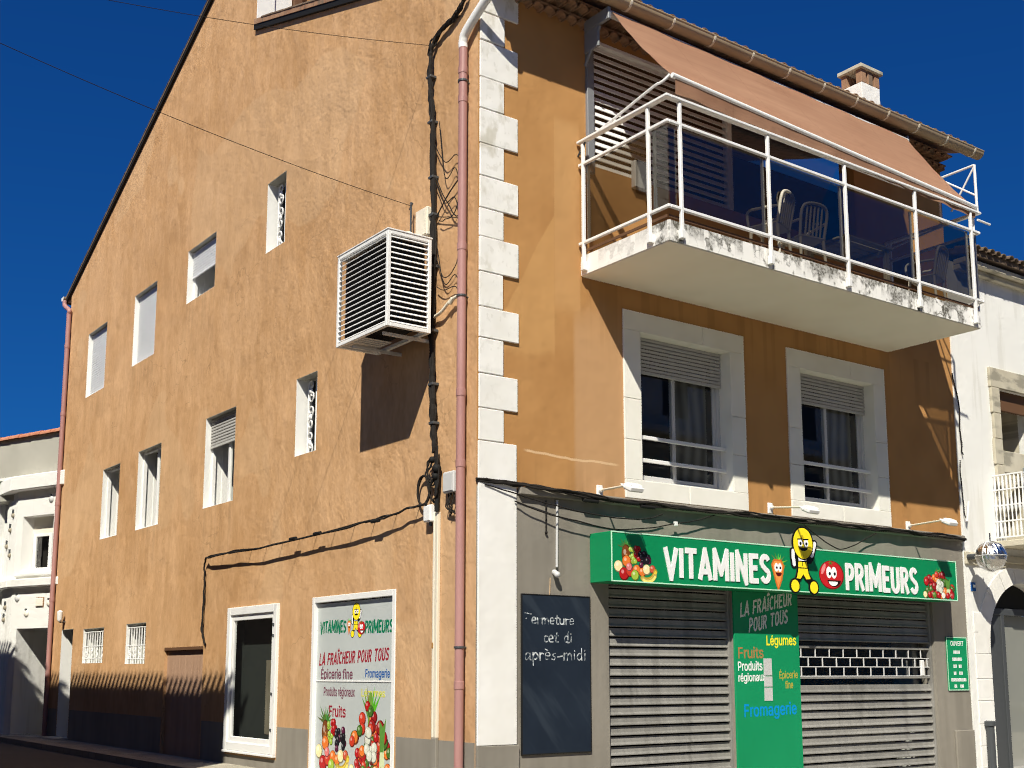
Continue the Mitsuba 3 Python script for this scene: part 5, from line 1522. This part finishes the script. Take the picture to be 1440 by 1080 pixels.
npl = thing('number_plate', 'tiny blue and white plaque on the white pier beside the arch', 'plaque')
part(npl, 'plate', bx(10.20, 10.34, -.03, -.019, 2.97, 3.12, .004), 't_dblue')
part(npl, 'print', bx(10.255, 10.335, -.0315, -.030, 3.03, 3.08, 0), 'white_print')
ip = thing('drain_shoe', 'dark cast iron pipe foot standing at the corner of the white pier', 'pipe')
part(ip, 'pipe', seg([10.40, -.10, -.5], [10.40, -.10, .78], .068, 16), 'dark_metal', smooth=50)
part(ip, 'rim', lathe([(.068, -.05), (.092, -.04), (.092, .03), (.07, .04), (0.0, .04)], 16).apply_translation([10.40, -.10, .76]), 'dark_metal', smooth=40)
part(B, 'pilaster_base', bx(9.53, W - .004, -.04, 0.0, -.8, .66, .008), 'grey')
cl = thing('hanging_cables', 'loose dark cables hanging at the joint of the two houses', 'cable')
part(cl, 'cable', wavy([[10.0, -.03, 6.75], [10.12, -.05, 6.2], [10.14, -.05, 5.6], [10.16, -.05, 5.3]], .02, 301, 10, .012), 'cable')
part(cl, 'cable', wavy([[10.05, -.05, 5.2], [10.08, -.05, 4.6], [10.10, -.05, 4.2]], .02, 302, 10, .010), 'cable')
part(cl, 'insulator', seg([10.12, -.08, 4.15], [10.2, -.08, 4.5], .02), 'white')

# ------------------------------------------------------------------ house at the end of the side street
bh = thing('bay_house', 'white house with a bay window at the far end of the gable', 'house')
hd_ = math.radians(-21)
dd_ = np.array([math.sin(hd_), math.cos(hd_), 0])
nn_ = np.array([-math.cos(hd_), math.sin(hd_), 0])
PB = np.array([0.05, 17.85, 0.0])
MB_ = np.eye(4)
MB_[:3, 0], MB_[:3, 1], MB_[:3, 2], MB_[:3, 3] = -dd_, -nn_, [0, 0, 1], PB    # local x = -s, local y = into the house, z up


def S(m_):
    return moved(m_, MB_)


def sb(s0, s1, u0, u1, z0, z1, c=.006):
    """box: s along the face, u outwards"""
    return S(bx(-s1, -s0, -u1, -u0, z0, z1, c))


def swall(poly, d0, d1):
    """polygon in (s, z), from u = -d0 to -d1"""
    q = affinity.scale(poly, -1, 1, origin=(0, 0))
    return S(wall_F(q, d0, d1))


SC = 1.66
face = sbox(-.35, 0, SC, 6.06).difference(sbox(.22, 4.02, 1.42, 5.42)).difference(sbox(.02, -.1, SC - .25, 2.66))
part(bh, 'bay_wall', swall(face, 0.0, .25), 'white_wall')
cpt = PB + SC * dd_
part(bh, 'bay_wall', [bx(cpt[0], cpt[0] + .25, cpt[1] + .005, cpt[1] + 6, 0, 3.0, .01), bx(cpt[0], cpt[0] + .25, cpt[1] + .005, cpt[1] + 1.0, 3.0, 6.06, .01), bx(cpt[0], cpt[0] + .25, cpt[1] + 1.9, cpt[1] + 6, 3.0, 6.06, .01), bx(cpt[0] + .2, cpt[0] + .25, cpt[1] + 1, cpt[1] + 1.9, 3, 6.06, 0)], 'white_wall')
for i, (z0, z1, o) in enumerate(((6.06, 6.42, .22), (3.66, 3.86, .17))):
    parts(bh, 'cornice', [sb(-.35, SC + .02, -.05, o, z0, z1, .02), bx(cpt[0] - o, cpt[0] + .1, cpt[1] - .03, cpt[1] + 6, z0, z1 - .002, .02)], 'white_wall')
part(bh, 'bay_roof', swall(sbox(-.35, 6.43, 6, 6.5), .1, .6), 'white_wall')
part(bh, 'upper_wall', sb(-.35, 3.05, -.55, -.16, 5.9, 7.50, .01), 'weathered')
part(bh, 'upper_side_wall', sb(2.75, 3.05, -5.0, -.551, 5.9, 7.50, .01), 'weathered')
part(bh, 'lower_wall', sb(SC - .1, 3.05, -1.0, -.60, 0, 5.9, .01), 'white_wall')
rt = mikit.ply(S(moved(canal(.13, .115, .44, .02, 8), RO(90, [0, 0, 1]))), 'mat_red_tile')
for i in range(8):
    p = dd_ * (.42 * i - .2)
    scene[key_for(bh + '__ridge_tile')] = {**rt, 'to_world': T().translate([float(p[0]) - .17 * float(nn_[0]), float(p[1]) - .17 * float(nn_[1]), 7.48 + (.006 if i % 2 else 0)])}
part(bh, 'upper_roof', sb(-.35, 3.1, -5.0, -.18, 7.503, 7.53, .004), 'red_tile')
# its window
part(bh, 'window__reveal', [S(trimesh.Trimesh(np.array([[-1.42, 0, 4.02], [-1.34, .29, 4.02], [-1.34, .29, 5.42], [-1.42, 0, 5.42]], float), np.array([[0, 1, 2], [0, 2, 3]]), process=False)), sb(.16, .22, -.55, 0, 4.02, 5.42, 0), sb(.22, 1.42, -.55, 0, 5.42, 5.47, 0), sb(.22, 1.42, -.55, 0, 3.97, 4.02, 0)], 'white_wall')
parts(bh, 'window__frame', [sb(1.21, 1.32, -.31, -.26, 4.02, 5.0, .004), sb(.60, .72, -.31, -.26, 4.02, 5.0, .004), sb(.72, 1.21, -.31, -.26, 4.02, 4.16, .004), sb(.72, 1.21, -.31, -.26, 4.93, 5.0, .004)], 'white')
part(bh, 'window__pane', S(trimesh.Trimesh(np.array([[-1.21, .29, 4.16], [-.72, .29, 4.16], [-.72, .29, 4.93], [-1.21, .29, 4.93]], float), np.array([[0, 1, 2], [0, 2, 3]]), process=False)), 'glass')
part(bh, 'window__room', [sb(.1, 1.6, -.60, -.55, 3.9, 5.5, 0), sb(1.34, 1.36, -.55, -.33, 3.9, 5.5, 0)], 'dark_room')
part(bh, 'window__lintel', [sb(.22, 1.42, -.33, -.27, 5.0, 5.42, 0)], 'soffit')
part(bh, 'sill', [sb(.05, 1.55, 0, .07, 3.93, 4.0, .01)], 'white_wall')
# porch below
part(bh, 'porch', [sb(.02, SC - .25, -2.2, -2.15, 0, 2.7, 0), sb(SC - .25, SC - .2, -2.2, 0, 0, 2.7, 0), sb(-.05, .02, -2.2, 0, 0, 2.7, 0), sb(.02, SC - .2, -2.2, -.25, 2.66, 2.7, 0)], 'white_wall')
part(bh, 'porch_door', sb(.5, 1.2, -2.15, -2.10, 0, 2.2, .004), 'brown_wood')
part(bh, 'porch_step', [sb(-.1, SC, -.3, .35, 0, .12, .01)], 'old_stone')
# small ceramics hung on its walls
orn = []
for i, (s, z) in enumerate(((.35, 5.78), (.12, 5.76), (.55, 3.28), (1.05, 3.02), (1.45, 3.4), (.2, 3.25))):
    o = thing('wall_ornament', ['small grey plaque high above the bay window', 'small grey plaque between the bay cornice and the thin drainpipe', 'rectangular ochre plaque under the bay window', 'round pale plate above the porch opening', 'grey shell ornament on the corner of the bay', 'pale leaf ornament beside the thin drainpipe'][i], 'ornament', 'ornaments hung on the white bay house')
    if i in (2,):
        part(o, 'plaque', sb(s - .13, s + .13, .005, .045, z - .10, z + .10, .012), 'soffit')
        part(o, 'rim', [sb(s - .15, s + .15, .001, .02, z - .12, z + .12, .008)], 'tile')
    else:
        part(o, 'disc', S(moved(lathe([(0, .05), (.05, .045), (.08, .02), (.085, 0), (0, 0)], 12), RO(90, [1, 0, 0]), TR(-s, -.002, z))), 'aluminium' if i % 2 == 0 else 'soffit', smooth=40)
        part(o, 'hook', sb(s - .008, s + .008, .0, .06, z + .07, z + .12, .002), 'dark_metal')
for i, (yy, z) in enumerate(((.35, 5.5), (.55, 5.15), (.80, 4.75), (.45, 4.5), (.55, 3.2), (.62, 2.9))):
    o = thing('wall_ornament', ['topmost grey ornament on the bay side facing the street', 'second highest grey ornament on the bay side', 'lower grey ornament right of the dark bay-side window', 'grey ornament just under the second highest on the bay corner', 'upper grey ornament below the lower bay cornice', 'lowest grey ornament beside the porch opening'][i], 'ornament', 'ornaments hung on the white bay house')
    part(o, 'disc', moved(lathe([(0, .06), (.04, .055), (.06, .02), (.065, 0), (0, 0)], 10), RO(-90, [0, 1, 0]), TR(cpt[0] - .002, cpt[1] + yy, z)), 'wood_grey', smooth=40)
    part(o, 'hook', bx(cpt[0] - .05, cpt[0], cpt[1] + yy - .008, cpt[1] + yy + .008, z + .05, z + .16, .002), 'dark_metal')
wl = thing('wall_lamp', 'small pale lantern above the rear door of the gable', 'lamp')
part(wl, 'shade', moved(lathe([(.02, .16), (.07, .12), (.06, -.06), (.03, -.10), (0, -.10)], 12), TR(-.13, 16.72, 2.86)), 'white', smooth=40)
part(wl, 'bracket', [seg([0, 16.72, 2.76], [-.13, 16.72, 2.74], .014), seg([-.13, 16.72, 2.74], [-.13, 16.72, 2.80], .014)], 'dark_metal')

# ------------------------------------------------------------------ houses out of the frame that shade the side street and show in the glass
oh1 = thing('shading_house', 'beige house across the side street casting its tiled eave shadow', 'house')
EX = -5.66
part(oh1, 'wall', bx(-13, -6.0, 1.5, 26, 0, 9.32, .02), 'brown_wall')
part(oh1, 'roof', prism([(EX - .02, 9.35), (-9.5, 10.45), (-13.2, 9.35), (-13.2, 9.45), (-9.5, 10.55), (EX - .02, 9.45)], 1, 1.42, 26.1), 'tile')
tl = mikit.ply(moved(canal(.068, .06, .6), RO(90, [0, 0, 1])), 'mat_tile')
for i in range(104):
    scene[key_for(oh1 + '__roof__tile')] = {**tl, 'to_world': T().translate([EX + .11, 1.5 + i * .236, 9.45]).rotate([0, 1, 0], 15)}
oh2 = thing('square_house', 'pale house across the square mirrored in the window panes', 'house')
part(oh2, 'wall', bx(-14, 70, -34, -26, 0, 12.3, .02), 'beige_wall')
part(oh2, 'added_storey', bx(-14, 70, -34, -26.4, 12.31, 16.4, .02), 'white_wall')  # unseen storey, added to cover the sky mirrored in the panes
for i in range(18):
    part(oh2, 'window', bx(-11 + i * 4.4, -9.4 + i * 4.4, -26.43, -26.37, 13.0, 15.4, .004), 'dark_metal')
part(oh2, 'cornice', bx(-14, 70, -26.0, -25.5, 12.0, 12.3, .02), 'white_matt')
part(oh2, 'roof', prism([(-25.9, 16.42), (-30, 17.6), (-34.4, 16.42)], 0, -14.3, 70.3), 'tile')
for i in range(18):
    for j in range(3):
        part(oh2, 'window', bx(-11 + i * 4.4, -9.8 + i * 4.4, -26.03, -25.97, 3.6 + j * 2.9, 5.4 + j * 2.9, .004), 'dark_metal')
